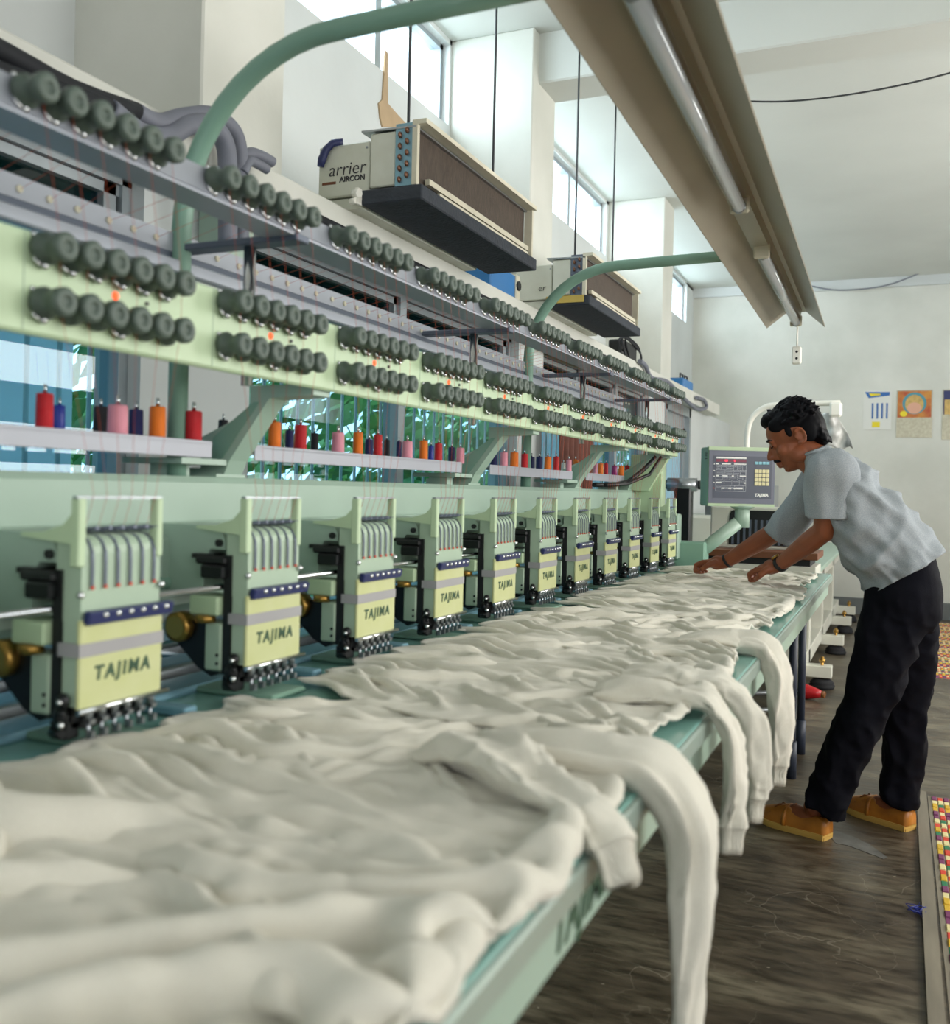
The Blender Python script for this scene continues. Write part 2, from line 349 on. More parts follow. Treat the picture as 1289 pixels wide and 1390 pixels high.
for y0, y1 in ((4.6, 4.87), (1.9, 2.2)):
    struct(put('ceiling_beam', MB().box(XW, XR, y0, y1, 3.27 if y0 < 7 else 3.42, CZ+.01, bev=.008), 'ceiling_paint'))
# ------------------------------------------------------------------ windows
def window(idx, y0, y1, z0, z1, zt, mulls, x=XL, gl=('pane_dark', 'pane_clear'), fr=.055, mat_='alu', dep=.06, bars=True):
    w = struct(put('window_%d' % idx, MB().box(x-.1, x-.1+dep, y0, y1, z1-fr, z1).box(x-.1, x-.1+dep, y0, y1, z0, z0+fr).box(x-.1, x-.1+dep, y0, y0+fr, z0, z1).box(x-.1, x-.1+dep, y1-fr, y1, z0, z1), mat_))
    ys = [y0+fr]+list(mulls)+[y1-fr]
    for y in mulls: put('mullion', MB().box(x-.1, x-.1+dep*1.1, y-.025, y+.025, z0+fr, z1-fr), mat_, w)
    if zt: put('transom', MB().box(x-.1, x-.1+dep*1.2, y0+fr, y1-fr, zt-.03, zt+.03), mat_, w)
    for a, c in zip(ys[:-1], ys[1:]):
        if zt:
            put('window_pane', MB().box(x-.075, x-.07, a, c, zt, z1-fr), gl[0], w); put('window_pane', MB().box(x-.075, x-.07, a, c, z0+fr, zt), gl[1], w)
            for q in (-1, 1):
                yy = a+.03 if q < 0 else c-.03
                put('sash_stile', MB().box(x-.09, x-.05, yy-.02, yy+.02, zt+.03, z1-fr), mat_, w)
            put('sash_rail', MB().box(x-.09, x-.05, a, c, z1-fr-.028, z1-fr), mat_, w)
            put('gasket', MB().box(x-.052, x-.048, a+.05, c-.05, z1-fr-.004, z1-fr-.001), 'dark_gasket', w)
        else:
            put('window_pane', MB().box(x-.075, x-.07, a, c, z0+fr, z1-fr), gl[1], w)
    if bars:
        n = int((y1-y0)/.095)
        bb = put('grille_bar', MB().cyl((x-.13, 0, z0), (x-.13, 0, zt), .006, n=6), 'white_plastic', w, (0, y0+.06, 0))
        for i in range(1, n): dup(bb, w, (0, y0+.06+i*.095, 0))
    return w
window(1, *WINS[0], .8, 1.978, 1.72, (.6, 1.25), fr=.032); window(2, *WINS[1], .8, 1.978, 1.70, (3.31,), fr=.032); window(3, *WINS[2], .8, 1.978, 1.70, (5.6, 6.4), fr=.032)
for i, (a, c) in enumerate(CLERE): window(4+i, a, c, 3.08, 3.5, None, [a+(c-a)*k/3 for k in (1, 2)], x=XW, gl=(None, 'pane_bright'), fr=.03, bars=False)
# glazing of the wall on the other side
for i, (a, c) in enumerate(RIGHT_WINDOWS):
    struct(put('window_%d' % (7+i), MB().box(XR+.02, XR+.08, a, c, 1.05, 1.11).box(XR+.02, XR+.08, a, c, 2.79, 2.85).box(XR+.02, XR+.08, a, a+.06, 1.05, 2.85).box(XR+.02, XR+.08, c-.06, c, 1.05, 2.85), 'alu'))
# door at the far end of the left wall
d = struct(put('door_1', MB().box(XL-.12, XL+.01, DOOR[0], DOOR[0]+.07, 0, 1.98).box(XL-.12, XL+.01, DOOR[1]-.07, DOOR[1], 0, 1.98).box(XL-.12, XL+.01, DOOR[0], DOOR[1], 1.9, 1.98), 'alu'))
put('door_leaf', MB().box(XL-.09, XL-.05, DOOR[0]+.07, DOOR[1]-.07, .02, 1.9), 'curtain_blue', d)
put('door_rail', MB().box(XL-.05, XL-.03, DOOR[0]+.07, DOOR[1]-.07, 1.78, 1.9).box(XL-.05, XL-.03, DOOR[0]+.07, DOOR[0]+.15, .02, 1.8).box(XL-.05, XL-.03, DOOR[1]-.15, DOOR[1]-.07, .02, 1.8), 'alu', d)
# ------------------------------------------------------------------ garden outside the windows
mat('soil', '#6d6f58', .9, var=.3, scale=3); mat('leaf', '#93c96a', .5, var=.45, scale=2.2, col2='#458a58')
struct(put('ground', MB().box(-14, XL-.15, -8, 18, -.2, -.02), 'soil'))
random.seed(5); nl = 12000; vs = []; fs = []
for i in range(nl):
    y = random.uniform(-1.5, 13); x = -3.0-random.random()**1.5*1.5; z = random.uniform(.1, 2.5)*(.85+.3*math.sin(y*2.1)*math.sin(y*.77+1)); s = random.uniform(.04, .12)
    a = Vector((random.gauss(0, 1), random.gauss(0, 1), random.gauss(0, .7))).normalized(); u = a.orthogonal().normalized(); w = a.cross(u); c = Vector((x, y, z)); k = len(vs)
    vs += [c-u*s, c+w*s*.45, c+u*s, c-w*s*.45]; fs.append((k, k+1, k+2, k+3))
hd = put('hedge_foliage', MB().add(vs, fs), 'leaf'); tag(hd, 'leafy green hedge growing outside the windows', 'hedge'); hd['kind'] = 'stuff'
# ------------------------------------------------------------------ the embroidery machine
XF = -.985; PITCH = .36; HEADS = [.97+PITCH*k for k in range(-1, 11)]
M = thing('embroidery_machine', 'long mint green multi-head embroidery machine with worktable and control panel', 'sewing machine', (-.8, 2.6, 0))
TZ = .855; TX = -.282; TY0, TY1 = .15, 4.93
tt = put('table_top', MB().box(-1.72, TX, TY0, TY1, TZ-.028, TZ, bev=.004), 'table_green', M)
put('edge_strip', MB().box(TX-.004, TX+.006, TY0, TY1, TZ-.034, TZ-.003, bev=.003), 'table_edge', tt)
ap = put('table_apron', MB().box(TX-.04, TX-.012, TY0, TY1, TZ-.095, TZ-.028), 'mint', M)
text('lettering', 'TAJIMA', .062, 'ink_green', ap, (TX-.0115, .99, TZ-.064), (0, 1, 0), (0, 0, 1), .0008, .0015, .25, 1.05)
for y0, y1 in ((.78, .80), (1.13, 1.16)): put('sticker', MB().box(TX-.012, TX-.0105, y0, y1, TZ-.05, TZ-.038, rot=(.5, 0, 0)), 'pink_mark', ap)
# embroidery frame and rails lying on the table under the heads
for x0, x1, z1, mm in ((-1.60, -1.52, .885, 'frame_blue'), (-1.40, -1.37, .882, 'steel'), (-1.33, -1.26, .872, 'frame_blue'), (-1.235, -1.215, .88, 'steel'), (-1.19, -1.11, .868, 'frame_blue')):
    put('frame_rail', MB().box(x0, x1, TY0+.1, TY1-.15, TZ, z1, bev=.004), mm, M)
fc = put('frame_clamp', MB().box(-1.62, -1.0, 0, .03, TZ+.001, TZ+.016, bev=.003), 'frame_blue', M, (0, .84, 0))
for k in range(1, 11): dup(fc, M, (0, .84+PITCH*k, 0))
# base, legs
put('base_frame', MB().box(-1.62, -1.05, .3, 4.85, .08, .2).box(-1.45, -1.2, .3, .6, .2, .83).box(-1.45, -1.2, 4.5, 4.85, .2, .83).box(-1.45, -1.2, 2.4, 2.7, .2, .83), 'mint_deep', M)
for y in (.5, 2.55, 4.62):
    put('leveling_foot', MB().cyl((-1.1, y, 0), (-1.1, y, .02), .05).cyl((-1.1, y, .02), (-1.1, y, .09), .015), 'rubber', M)
    put('leveling_foot', MB().cyl((-1.55, y, 0), (-1.55, y, .02), .05).cyl((-1.55, y, .02), (-1.55, y, .09), .015), 'rubber', M)
for y in (.45, 4.42, 4.86):
    put('table_leg', MB().tube([(-.40, y, .77), (-.40, y, .03)], .018).cyl((-.40, y, 0), (-.40, y, .16), .024), 'navy_post', M)
    put('leg_brace', MB().tube([(-.40, y, .30), (-1.10, y, .18)], .011), 'steel', M)
# beam
bm = put('main_beam', MB().box(-1.47, -1.19, .2, 4.83, .985, 1.232, bev=.012), 'mint', M)
put('beam_lip', MB().box(-1.192, -1.178, .2, 4.83, 1.14, 1.15, bev=.003), 'mint', bm)
put('beam_support', MB().box(-1.45, -1.22, 4.55, 4.8, TZ, .99), 'mint', M); put('beam_support', MB().box(-1.45, -1.22, .25, .5, TZ, .99), 'mint', M)
# ---- one head, then copies. x and z are world coordinates, y runs from the left edge of the face plate
CW = .157
def head_parts():
    P = []
    body = MB()
    n = 10; prof = [(-1.2, 1.03), (-1.2, 1.148)]+[(-1.075+.035*math.sin(a), 1.113+.035*math.cos(a)) for a in [HP*i/5 for i in range(6)]]+[(-1.04, 1.108), (-1.072, 1.108), (-1.085, 1.09), (-1.085, 1.045), (-1.10, 1.03)]
    body.prism(prof, 1, .012, .125)
    body.box(-1.205, -1.16, -.015, .15, .995, 1.13, bev=.01)
    P.append(('head', body, 'mint'))
    cas = MB()      # colour-change cassette: sheet sides plus curved upper cover
    pr = [(-1.018, .918), (XF-.003, .918), (XF-.003, 1.10)]+[(-1.013+.025*math.cos(a), 1.122+.025*math.sin(a)) for a in [HP*i/4 for i in range(5)]]+[(-1.032, 1.147), (-1.032, 1.06), (-1.018, 1.03)]
    cas.prism(pr, 1, .004, CW-.004); P.append(('cassette', cas, 'head_green'))
    P.append(('face_plate', MB().box(-.991, XF+.001, 0, CW, .914, 1.034, bev=.002), 'plate_yellow'))
    P.append(('colour_band', MB().box(-1.0215, XF+.0022, -.0015, CW+.0005, .985, 1.003), 'grey_band'))
    P.append(('tension_strip', MB().box(-.986, XF+.011, .006, CW+.012, 1.028, 1.046, rot=(0, .25, 0), bev=.002), 'navy_plastic'))
    for i in range(6):
        y = .02+i*.0235
        P.append(('strip_rivet', MB().ell((XF+.012, y+.014, 1.040), (.0035, .0055, .004), n=8, m=6), 'chrome'))
        sl = MB(); path = [(-.9848, y, 1.078), (-.9848, y, 1.11), (-.9858, y, 1.124), (-.994, y, 1.139), (-1.006, y, 1.146), (-1.02, y, 1.1482)]
        for a, b_ in zip(path[:-1], path[1:]): sl.add([(a[0]-.0005, y-.0024, a[2]), (a[0]-.0005, y+.0024, a[2]), (b_[0]-.0005, y+.0024, b_[2]), (b_[0]-.0005, y-.0024, b_[2]), (a[0]+.0008, y-.0024, a[2]+.0005), (a[0]+.0008, y+.0024, a[2]+.0005), (b_[0]+.0008, y+.0024, b_[2]+.0006), (b_[0]+.0008, y-.0024, b_[2]+.0006)], [(4, 5, 6, 7), (0, 4, 7, 3), (1, 2, 6, 5)])
        P.append(('thread_slot', sl, 'rail_dark'))
        P.append(('slot_end', MB().cyl((-.9855, y, 1.0765), (-.9825, y, 1.0765), .0028, n=8), 'red_dot'))
        P.append(('top_guide', MB().cyl((-1.03, y+.003, 1.150), (-.985, y+.008, 1.156), .0035, n=6), 'rail_dark'))
        f = MB().cyl((-.992, y+.006, .917), (-.992, y+.006, .896), .006, n=8).cyl((-.992, y+.006, .896), (-.992, y+.006, .872), .0028, n=6).box(-.998, -.984, y+.001, y+.011, .893, .899)
        f.box(-.99, -.982, y+.003, y+.009, .874, .884)
        P.append(('presser_foot', f, 'steel'))
    P.append(('needle_case', MB().prism([(.006, .917), (CW-.004, .917), (CW-.03, .89), (.03, .884), (.004, .89)], 0, -1.016, -1.0), 'black_metal'))
    P.append(('chrome_bar', MB().cyl((-.983, -.002, .9135), (-.983, CW+.012, .9135), .0042, n=8), 'chrome'))
    P.append(('guide_post', MB().box(-1.0, -.984, .142, .154, 1.112, 1.196, bev=.002), 'pale_green'))
    br = MB().box(-1.0, -.984, -.006, .008, 1.105, 1.196, bev=.002)
    br.prism([(-1.0, 1.15), (-1.0, 1.175), (-1.015, 1.16), (-1.05, 1.15), (-1.09, 1.148), (-1.09, 1.143), (-1.0, 1.135)], 1, -.004, .003)
    P.append(('guide_bracket', br, 'pale_green'))
    P.append(('guide_bar', MB().box(-.996, -.988, -.006, .154, 1.1955, 1.199), 'steel'))
    for y, z in ((.0, 1.068), (.152, 1.071)): P.append(('chrome_knob', MB().ell((-.984, y, z), (.005, .0055, .0055), n=10, m=6), 'chrome'))
    # side of the arm seen between the heads
    P.append(('arm_plate', MB().box(-1.068, -1.034, -.004, .05, .905, .985, bev=.003), 'head_green'))
    for z in (.918, .932): P.append(('bolt', MB().cyl((-1.04, -.0065, z), (-1.04, -.003, z), .0028, n=8), 'black_metal'))
    P.append(('black_slot', MB().box(-1.034, -1.019, .0, .06, .90, 1.10), 'black_plastic'))
    P.append(('cam_box', MB().box(-1.096, -1.036, -.012, .05, .998, 1.03, bev=.003), 'pale_green'))
    P.append(('brass_collar', MB().cyl((-1.066, -.004, .986), (-1.066, -.004, .998), .017, n=12), 'brass'))
    P.append(('motor', MB().box(-1.075, -1.026, -.012, .05, 1.060, 1.083, bev=.003), 'black_metal'))
    P.append(('motor_cap', MB().box(-1.09, -1.026, -.008, .05, 1.083, 1.098, bev=.004).box(-1.102, -1.055, 0, .04, 1.092, 1.10), 'black_plastic'))
    P.append(('knob', MB().cyl((-1.052, .006, 1.119), (-1.052, .013, 1.119), .0065, n=12), 'black_plastic'))
    P.append(('hand_wheel', MB().lathe((-1.125, -.012, .973), (0, 1, 0), [(0, .019), (.004, .026), (.03, .026), (.034, .02)], n=18), 'brass'))
    P.append(('arm_bracket', MB().prism([(-1.15, .958), (-1.10, .985), (-1.06, .985), (-1.034, .905), (-1.06, .892), (-1.09, .906)], 1, .006, .04), 'black_metal'))
    P.append(('needle_drive', MB().ell((-1.01, -.004, .905), (.012, .01, .016), n=10, m=8).ell((-1.003, -.008, .928), (.009, .008, .011), n=10, m=8).cyl((-1.02, -.01, .885), (-.998, -.012, .885), .006, n=8).ell((-1.0, -.012, .912), (.005, .005, .005), n=8, m=6).box(-1.03, -1.0, -.006, .02, .874, .9, bev=.003), 'black_metal'))
    P.append(('drive_screw', MB().ell((-.998, -.016, .898), (.005, .005, .005), n=8, m=6).ell((-1.001, -.016, .928), (.004, .004, .004), n=8, m=6), 'chrome'))
    # hook housing standing on the table below the needles
    P.append(('hook_arm', MB().box(-1.2, -.95, .03, .13, TZ+.001, .866, bev=.004), 'mint_deep'))
    return P
HP_ = head_parts(); first = None
for k, y in enumerate(HEADS):
    if k == 0:
        root = put('head', HP_[0][1], HP_[0][2], M, (0, y, 0)); subs = [put(n_, mb_, m_, root, (0, y, 0)) for n_, mb_, m_ in HP_[1:]]; first = root
        t = text('lettering', 'TAJIMA', .0265, 'ink_green', root, (0, 0, 0), (0, 1, 0), (0, 0, 1), .0004, .0009, .12, 1.3)
        t.data.transform(Matrix.Translation((XF+.0016, .078, .960))); WL[t] = Vector((0, y, 0)); t.location = (0, 0, 0); subs.append(t)
    else:
        r = dup(first, M, (0, y, 0))
        for s_ in subs: dup(s_, r, (0, y, 0))
put('drive_shaft', MB().cyl((-1.045, .5, 1.045), (-1.045, 4.75, 1.045), .0045, n=8), 'chrome', M)
put('rear_shaft', MB().cyl((-1.165, .5, 1.045), (-1.165, 4.75, 1.045), .012, n=10), 'mint_deep', M)
# ---- tension rail with two rows of six tension knobs for each head
RL0, RL1 = .25, 4.76
tr = put('tension_rail', MB().box(-1.006, XF-.005, RL0, RL1, 1.40, 1.528, bev=.004), 'pale_green', M)
pm = MB().lathe((0, 0, 0), (1, 0, 0), [(0, .017), (.003, .021), (.011, .021), (.015, .0155), (.030, .0145), (.033, .0185), (.044, .0185), (.047, .015), (.0472, .007), (.043, .006)], n=14).mesh('tension_knob')
cm = MB().ell((.006, 0, -.021), (.006, .0055, .0055), n=8, m=6).tube([(.002, -.013, -.008), (.010, -.018, -.018), (.006, 0, -.024)], .0022, n=6).ell((.002, -.014, .016), (.004, .004, .004), n=8, m=6).mesh('thread_hook')
kn = hk = None
def knob(parent, p, hook=True):
    global kn, hk
    if kn is None: kn = put('tension_knob', pm, 'olive_knob', parent, p)
    else: dup(kn, parent, p, 'tension_knob')
    if hook:
        if hk is None: hk = put('thread_hook', cm, 'chrome', parent, p)
        else: dup(hk, parent, p, 'thread_hook')
for y in HEADS:
    for i in range(6):
        knob(tr, (XF-.005, y-.072+i*.0445, 1.508)); knob(tr, (XF-.005, y-.072+i*.0445, 1.440), i in (0, 3))
    put('pilot_lamp', MB().ell((XF-.005, y+.055, 1.474), (.004, .006, .006), n=10, m=6), 'led', tr)
    put('rail_screw', MB().cyl((XF-.006, y+.115, 1.474), (XF-.002, y+.115, 1.474), .003, n=8), 'black_metal', tr)
    put('rail_seam', MB().box(XF-.006, XF-.0042, y+.262, y+.2632, 1.403, 1.525), 'head_green', tr)
# ---- overhead guide rail and perforated rear rail
ur = put('guide_rail', MB().box(-.999, -.995, RL0, 4.82, 1.668, 1.712, rot=(0, -.25, 0)).box(-1.055, -.99, RL0, 4.82, 1.664, 1.668), 'rail_grey', M)
for y in HEADS:
    for i in range(6): knob(ur, (-.997, y-.10+i*.046, 1.695))
rr = put('rear_rail', MB().box(-1.262, -1.255, RL0, 4.7, 1.652, 1.688), 'rail_grey', M)
put('rear_channel', MB().box(-1.275, -1.257, RL0, 4.7, 1.636, 1.654), 'rail_dark', M); put('rear_flange', MB().box(-1.262, -1.24, RL0, 4.7, 1.612, 1.637, bev=.003), 'rail_grey', M)
eye = None
for y in HEADS:
    for i in range(6):
        p = (-1.255, y-.05+i*.058, 1.668)
        if eye is None: eye = put('thread_eyelet', MB().cyl((-.001, 0, 0), (.003, 0, 0), .006, n=10), 'cream_metal', rr, p)
        else: dup(eye, rr, p)
for y in (.44, 1.47, 2.50, 3.53, 4.56):
    put('cross_arm', MB().box(-1.29, -.985, y-.02, y+.02, 1.655, 1.668, bev=.002), 'rail_dark', M)
    put('chrome_post', MB().cyl((-1.1, y, 1.40), (-1.1, y, 1.655), .011, n=12).cyl((-1.1, y, 1.52), (-1.1, y, 1.53), .017, n=12), 'chrome', M)
# ---- spool shelf on cast brackets
SH = ((.3, 1.50), (1.635, 2.66), (2.88, 3.74), (3.93, 4.55))
SZ = 1.300; SX = -1.2
shelves = [put('spool_shelf', MB().box(-1.40, SX, a, c, SZ-.008, SZ-.004).box(SX-.003, SX, a, c, SZ-.032, SZ, bev=.001), 'shelf_grey', M) for a, c in SH]
for y in (.4, 1.575, 2.77, 3.84, 4.68):
    bk = MB().prism([(-1.36, 1.232), (-1.21, 1.232), (-1.195, 1.265), (-1.105, 1.385), (-1.006, 1.39), (-1.006, 1.41), (-1.15, 1.41), (-1.15, 1.36), (-1.265, 1.31), (-1.265, 1.25), (-1.36, 1.25)], 1, y-.028, y+.028)
    a = put('bracket_arm', bk, 'mint', M)
    put('bracket_recess', MB().prism([(-1.235, 1.265), (-1.215, 1.265), (-1.128, 1.378), (-1.14, 1.378), (-1.235, 1.31)], 1, y-.0295, y-.027), 'mint_deep', a)
    put('bracket_foot', MB().box(-1.34, -1.2, y-.16, y-.03, 1.255, 1.266).box(-1.3, -1.24, y-.13, y-.09, 1.232, 1.256).box(-1.34, -1.2, y-.06, y+.03, 1.232, 1.238), 'mint', a)
# end frame, cables, joining box
put('end_frame', MB().prism([(-1.3, 1.232), (-1.12, 1.232), (-1.02, 1.40), (-1.02, 1.52), (-1.14, 1.52), (-1.14, 1.40), (-1.3, 1.29)], 1, 4.70, 4.74).box(-1.22, -1.06, 4.74, 4.82, .86, 1.41, bev=.006), 'pale_green', M)
put('cable_loom', MB().tube([(-1.06, 4.60, 1.395), (-1.12, 4.59, 1.33), (-1.17, 4.5, 1.27), (-1.19, 4.3, 1.252), (-1.2, 4.05, 1.25)], .011, n=8).tube([(-1.04, 4.62, 1.395), (-1.09, 4.6, 1.31), (-1.16, 4.45, 1.26), (-1.18, 4.15, 1.25)], .008, n=8), 'black_plastic', M)
put('junction_box', MB().box(-1.08, -.86, 4.82, 4.93, .856, .985, bev=.008), 'mint_deep', M)
put('end_cover', MB().box(-1.08, -.98, 4.76, 4.84, .90, 1.12, bev=.006), 'mint', M)
# ---- arched pipes that carry the lamp
for y in (1.46, 3.34):
    pts = [(-1.25, y, 1.232), (-1.25, y, 1.5), (-1.25, y, 1.70)]+arc((-.92, y, 1.69), .33, math.pi, HP, 12, (1, 0, 0), (0, 0, 1))[1:]+[(-.75, y, 2.023), (-.497-.0135*y, y, 2.026)]
    put('lamp_arch', MB().tube(pts, .0185, n=14), 'mint_deep', M)
# ---- control panel on its arm
PC = Vector((-.705, 4.9, 1.31)); PR = Matrix.Rotation(math.radians(24), 3, 'Z')     # local x right, -y out of the screen
def loc(mb):
    mb.v = [tuple(PR @ Vector(v)+PC) for v in mb.v]; return mb
w_, h_ = .166, .146
cp = put('control_panel', loc(MB().box(-w_, w_, 0, .15, -h_, h_, bev=.006)), 'mint_deep', M)
put('panel_bezel', loc(MB().box(-w_+.002, w_-.002, -.004, .0, h_-.018, h_, bev=.001).box(-w_+.002, w_-.002, -.004, 0, -h_, -h_+.014, bev=.001)), 'pale_green', cp)
put('panel_face', loc(MB().box(-w_+.004, w_-.004, -.005, 0, -h_+.014, h_-.018)), 'panel_grey', cp)
put('panel_inset', loc(MB().box(-w_+.025, w_-.02, -.0065, -.004, -h_+.04, h_-.045)), 'panel_blue', cp)
put('display', loc(MB().box(-.128, .02, -.008, -.006, .072, .084)), 'display_red', cp)
for x in (-.082, -.075, -.038): put('display_digit', loc(MB().box(x-.003, x+.003, -.0086, -.0075, .073, .083)), 'display_lit', cp)
put('display_scale', loc(MB().box(-.128, .02, -.008, -.006, .088, .096)), 'ink_white', cp)
random.seed(3); gr = MB()
def hl(x0, x1, z): gr.box(x0, x1, -.0078, -.006, z-.0007, z+.0007)
def vl(x, z0, z1): gr.box(x-.0006, x+.0006, -.0078, -.006, z0, z1)
for i, z in enumerate((.056, .032, .008, -.016, -.044, -.072)): hl(-.128, .02, z)
vl(-.128, -.072, .056); vl(.02, -.072, .056)
for i in range(5):
    z1 = (.056, .032, .008, -.016, -.044)[i]; x = -.128
    while x < .0:
        wd = random.uniform(.018, .045); x2 = min(x+wd, .018); vl(x2, z1-.022, z1); hl(x+.003, x2-.003, z1-.008)
        if random.random() < .6: hl(x+.003, x2-.006, z1-.015)
        x = x2
put('panel_diagram', gr and loc(gr), 'line_white', cp)
for z, xs in ((.062, ((-.128, -.115), (-.1, -.055), (-.04, .02))), (.003, ((-.128, -.115), (-.095, -.07), (-.05, -.04), (-.01, .02))), (-.03, ((-.128, -.1), (.01, .02))), (-.058, ((-.1, -.085), (-.066, -.052), (-.04, .005)))):
    for a, c in xs: put('panel_legend', loc(MB().box(a, c, -.0083, -.006, z-.0028, z+.0028)), 'ink_white', cp)
for z, m_ in ((.06, 'ink_white'), (.028, 'ink_white'), (.0, 'ink_white'), (-.03, 'ink_white'), (-.058, 'red_dot')): put('indicator', loc(MB().box(-.139, -.134, -.0083, -.006, z-.0025, z+.0025)), m_, cp)
for i in range(4):
    for j in range(4): put('key', loc(MB().box(.062+i*.0185, .078+i*.0185, -.0105, -.006, .02-j*.0205, .038-j*.0205, bev=.0015)), 'key_cream', cp)
    put('function_key', loc(MB().box(.062+i*.0185, .078+i*.0185, -.0105, -.006, .062, .076, bev=.0015)), 'key_cyan', cp)
put('lettering', loc((lambda me: (lambda mb: mb.add([Matrix.Rotation(HP, 3, 'X') @ v.co+Vector((.098, -.0075, -.088)) for v in me.vertices], [tuple(p.vertices) for p in me.polygons]))(MB()))(text_mesh('TAJIMA', .02, .0006, .0009, .1, 1.05))), 'ink_white', cp)
vent = MB()
for j in range(5): vent.box(-w_-.001, -w_+.002, .02, .06, .085+j*.008, .089+j*.008)
put('side_vent', loc(vent), 'black_plastic', cp)
put('panel_arm', MB().tube([(-.935, 4.89, .90), (-.72, 4.93, 1.085)], .033, n=14).cyl((-.705, 4.95, 1.06), (-.705, 4.95, 1.168), .036, n=16).lathe((-.705, 4.95, 1.15), (0, 0, 1), [(0, .038), (.012, .06), (.018, .06)], n=16), 'mint', M)
# ---- threads, one bundle for each head
for k, y in enumerate(HEADS):
    mb = MB()
    for i in range(6):
        a = (-1.25, y-.05+i*.058, 1.668); b_ = (-.965, y-.10+i*.046, 1.70); c_ = (-.957, y-.072+i*.0445, 1.512); d_ = (-.957, y-.072+i*.0445, 1.44); e_ = (-.985, y+.02+i*.0235, 1.20); f_ = (-1.0, y+.02+i*.0235, 1.155)
        for p, q in ((a, b_), (b_, c_), (c_, d_), (d_, e_), (e_, f_)): mb.cyl(p, q, 0.00035, n=3, caps=False)
    o = put('thread', mb, 'fine_thread', M); o['kind'] = 'stuff'
# ------------------------------------------------------------------ fluorescent lamp over the table
LF = thing('fluorescent_lamp', 'long cream fluorescent trough lamp hanging over the embroidery table', 'lamp', (-.41, 2.6, 2.0))
def lx(y): return -.383-.0135*y
prof = [(-.128, 1.998), (-.126, 1.998), (-.045, 2.062), (.045, 2.066), (.120, 1.998), (.126, 1.993), (.129, 1.995), (.122, 2.004), (.047, 2.072), (-.047, 2.068)]
Y0, Y1 = .2, 4.68
vs = [(lx(y)+d_, y, z) for y in (Y0, Y1) for d_, z in prof]; n = len(prof)
fs = [((i+1) % n, i, n+i, n+(i+1) % n) for i in range(n)]+[tuple(range(n)), tuple(range(n, 2*n))[::-1]]
put('reflector', MB().add(vs, fs), 'reflector', LF)
put('lamp_spine', MB().add([(lx(y)+d_, y, z) for y in (Y0+.01, Y1-.05) for d_, z in ((-.03, 2.064), (.03, 2.066), (.024, 2.035), (-.024, 2.033))], [(0, 1, 5, 4), (1, 2, 6, 5), (2, 3, 7, 6), (3, 0, 4, 7), (3, 2, 1, 0), (4, 5, 6, 7)]), 'reflector', LF)
for y0, y1 in ((.35, 1.36), (1.50, 2.72), (3.30, 4.62)):
    tb = put('tube', MB().cyl((lx(y0)+.004, y0, 2.012), (lx(y1)+.004, y1, 2.012), .0185, n=16), 'tube_glass', LF)
    for y, s_ in ((y0, -1), (y1, 1)):
        put('tube_cap', MB().cyl((lx(y)+.004, y, 2.012), (lx(y)+.004, y+s_*.018, 2.012), .0188, n=16), 'steel', tb)
        put('lamp_holder', MB().box(lx(y)-.022, lx(y)+.03, y+s_*.018-.008, y+s_*.018+.008, 1.995, 2.045, bev=.005), 'cream_metal', tb)
put('pull_cord', MB().cyl((lx(4.66)+.01, 4.66, 2.03), (lx(4.66)+.01, 4.66, 1.90), .004, n=6), 'white_plastic', LF)
so = put('hanging_socket', MB().box(lx(4.66)-.012, lx(4.66)+.03, 4.645, 4.675, 1.825, 1.905, bev=.006), 'white_plastic', LF)
put('socket_hole', MB().cyl((lx(4.66)+.01, 4.6445, 1.88), (lx(4.66)+.01, 4.65, 1.88), .006, n=8).cyl((lx(4.66)+.01, 4.6445, 1.85), (lx(4.66)+.01, 4.65, 1.85), .006, n=8), 'black_plastic', so)
# ------------------------------------------------------------------ thread spools
SP = [('red', 61, 534, 12, 0), ('blue', 81, 550, 8, 1), ('black', 137, 552, 10, 1), ('pink', 160, 550, 14, 0), ('navy', 185, 556, 10, 1), ('orange', 214, 552, 11.5, 0), ('red', 263, 558, 12, 0), ('black', 303, 570, 7, 1),
      ('orange', 373, 573, 9, 0), ('navy', 393, 584, 6, 1), ('red', 408, 577, 9, 0), ('black', 427, 588, 5.5, 1), ('pink', 459, 587, 9, 0), ('orange', 486, 587, 7, 0), ('navy', 501, 596, 6, 1), ('red', 513, 590, 6.2, 0), ('black', 525, 597, 4.5, 1),
      ('navy', 541.5, 599, 4, 1), ('pink', 553, 599, 7.5, 0), ('orange', 575, 598, 6, 0), ('blue', 585, 605, 4, 1), ('red', 595, 602, 5.8, 0), ('navy', 613, 607, 5, 1), ('pink', 625, 608, 5.8, 0),
      ('navy', 670, 616, 5, 1), ('pink', 684, 614, 5.5, 0), ('orange', 698, 614, 6, 0), ('red', 712, 616, 5, 0), ('navy', 721.5, 620, 4.5, 1), ('navy', 732, 620, 5, 1), ('orange', 743.5, 620, 5, 0), ('red', 755, 620, 4.5, 0), ('white', 764.5, 628, 3, 1), ('pink', 772, 624, 4, 0), ('orange', 781, 624, 4, 0),
      ('pink', 808, 629, 3, 1), ('orange', 815, 629, 4, 0), ('red', 822.5, 629, 3, 0), ('purple', 834, 632, 4, 0), ('orange', 843, 632, 4, 0), ('red', 851, 632, 3.5, 0)]
names = {'black': 'black', 'navy': 'dark navy', 'blue': 'royal blue', 'red': 'bright red', 'pink': 'pale pink', 'orange': 'orange', 'white': 'white', 'purple': 'purple'}
bays = ('shelf by grey wall pier', 'shelf by leafy window', 'shelf by brown curtain', 'shelf by black cables')
bayi = lambda px: 0 if px < 320 else 1 if px < 640 else 2 if px < 790 else 3
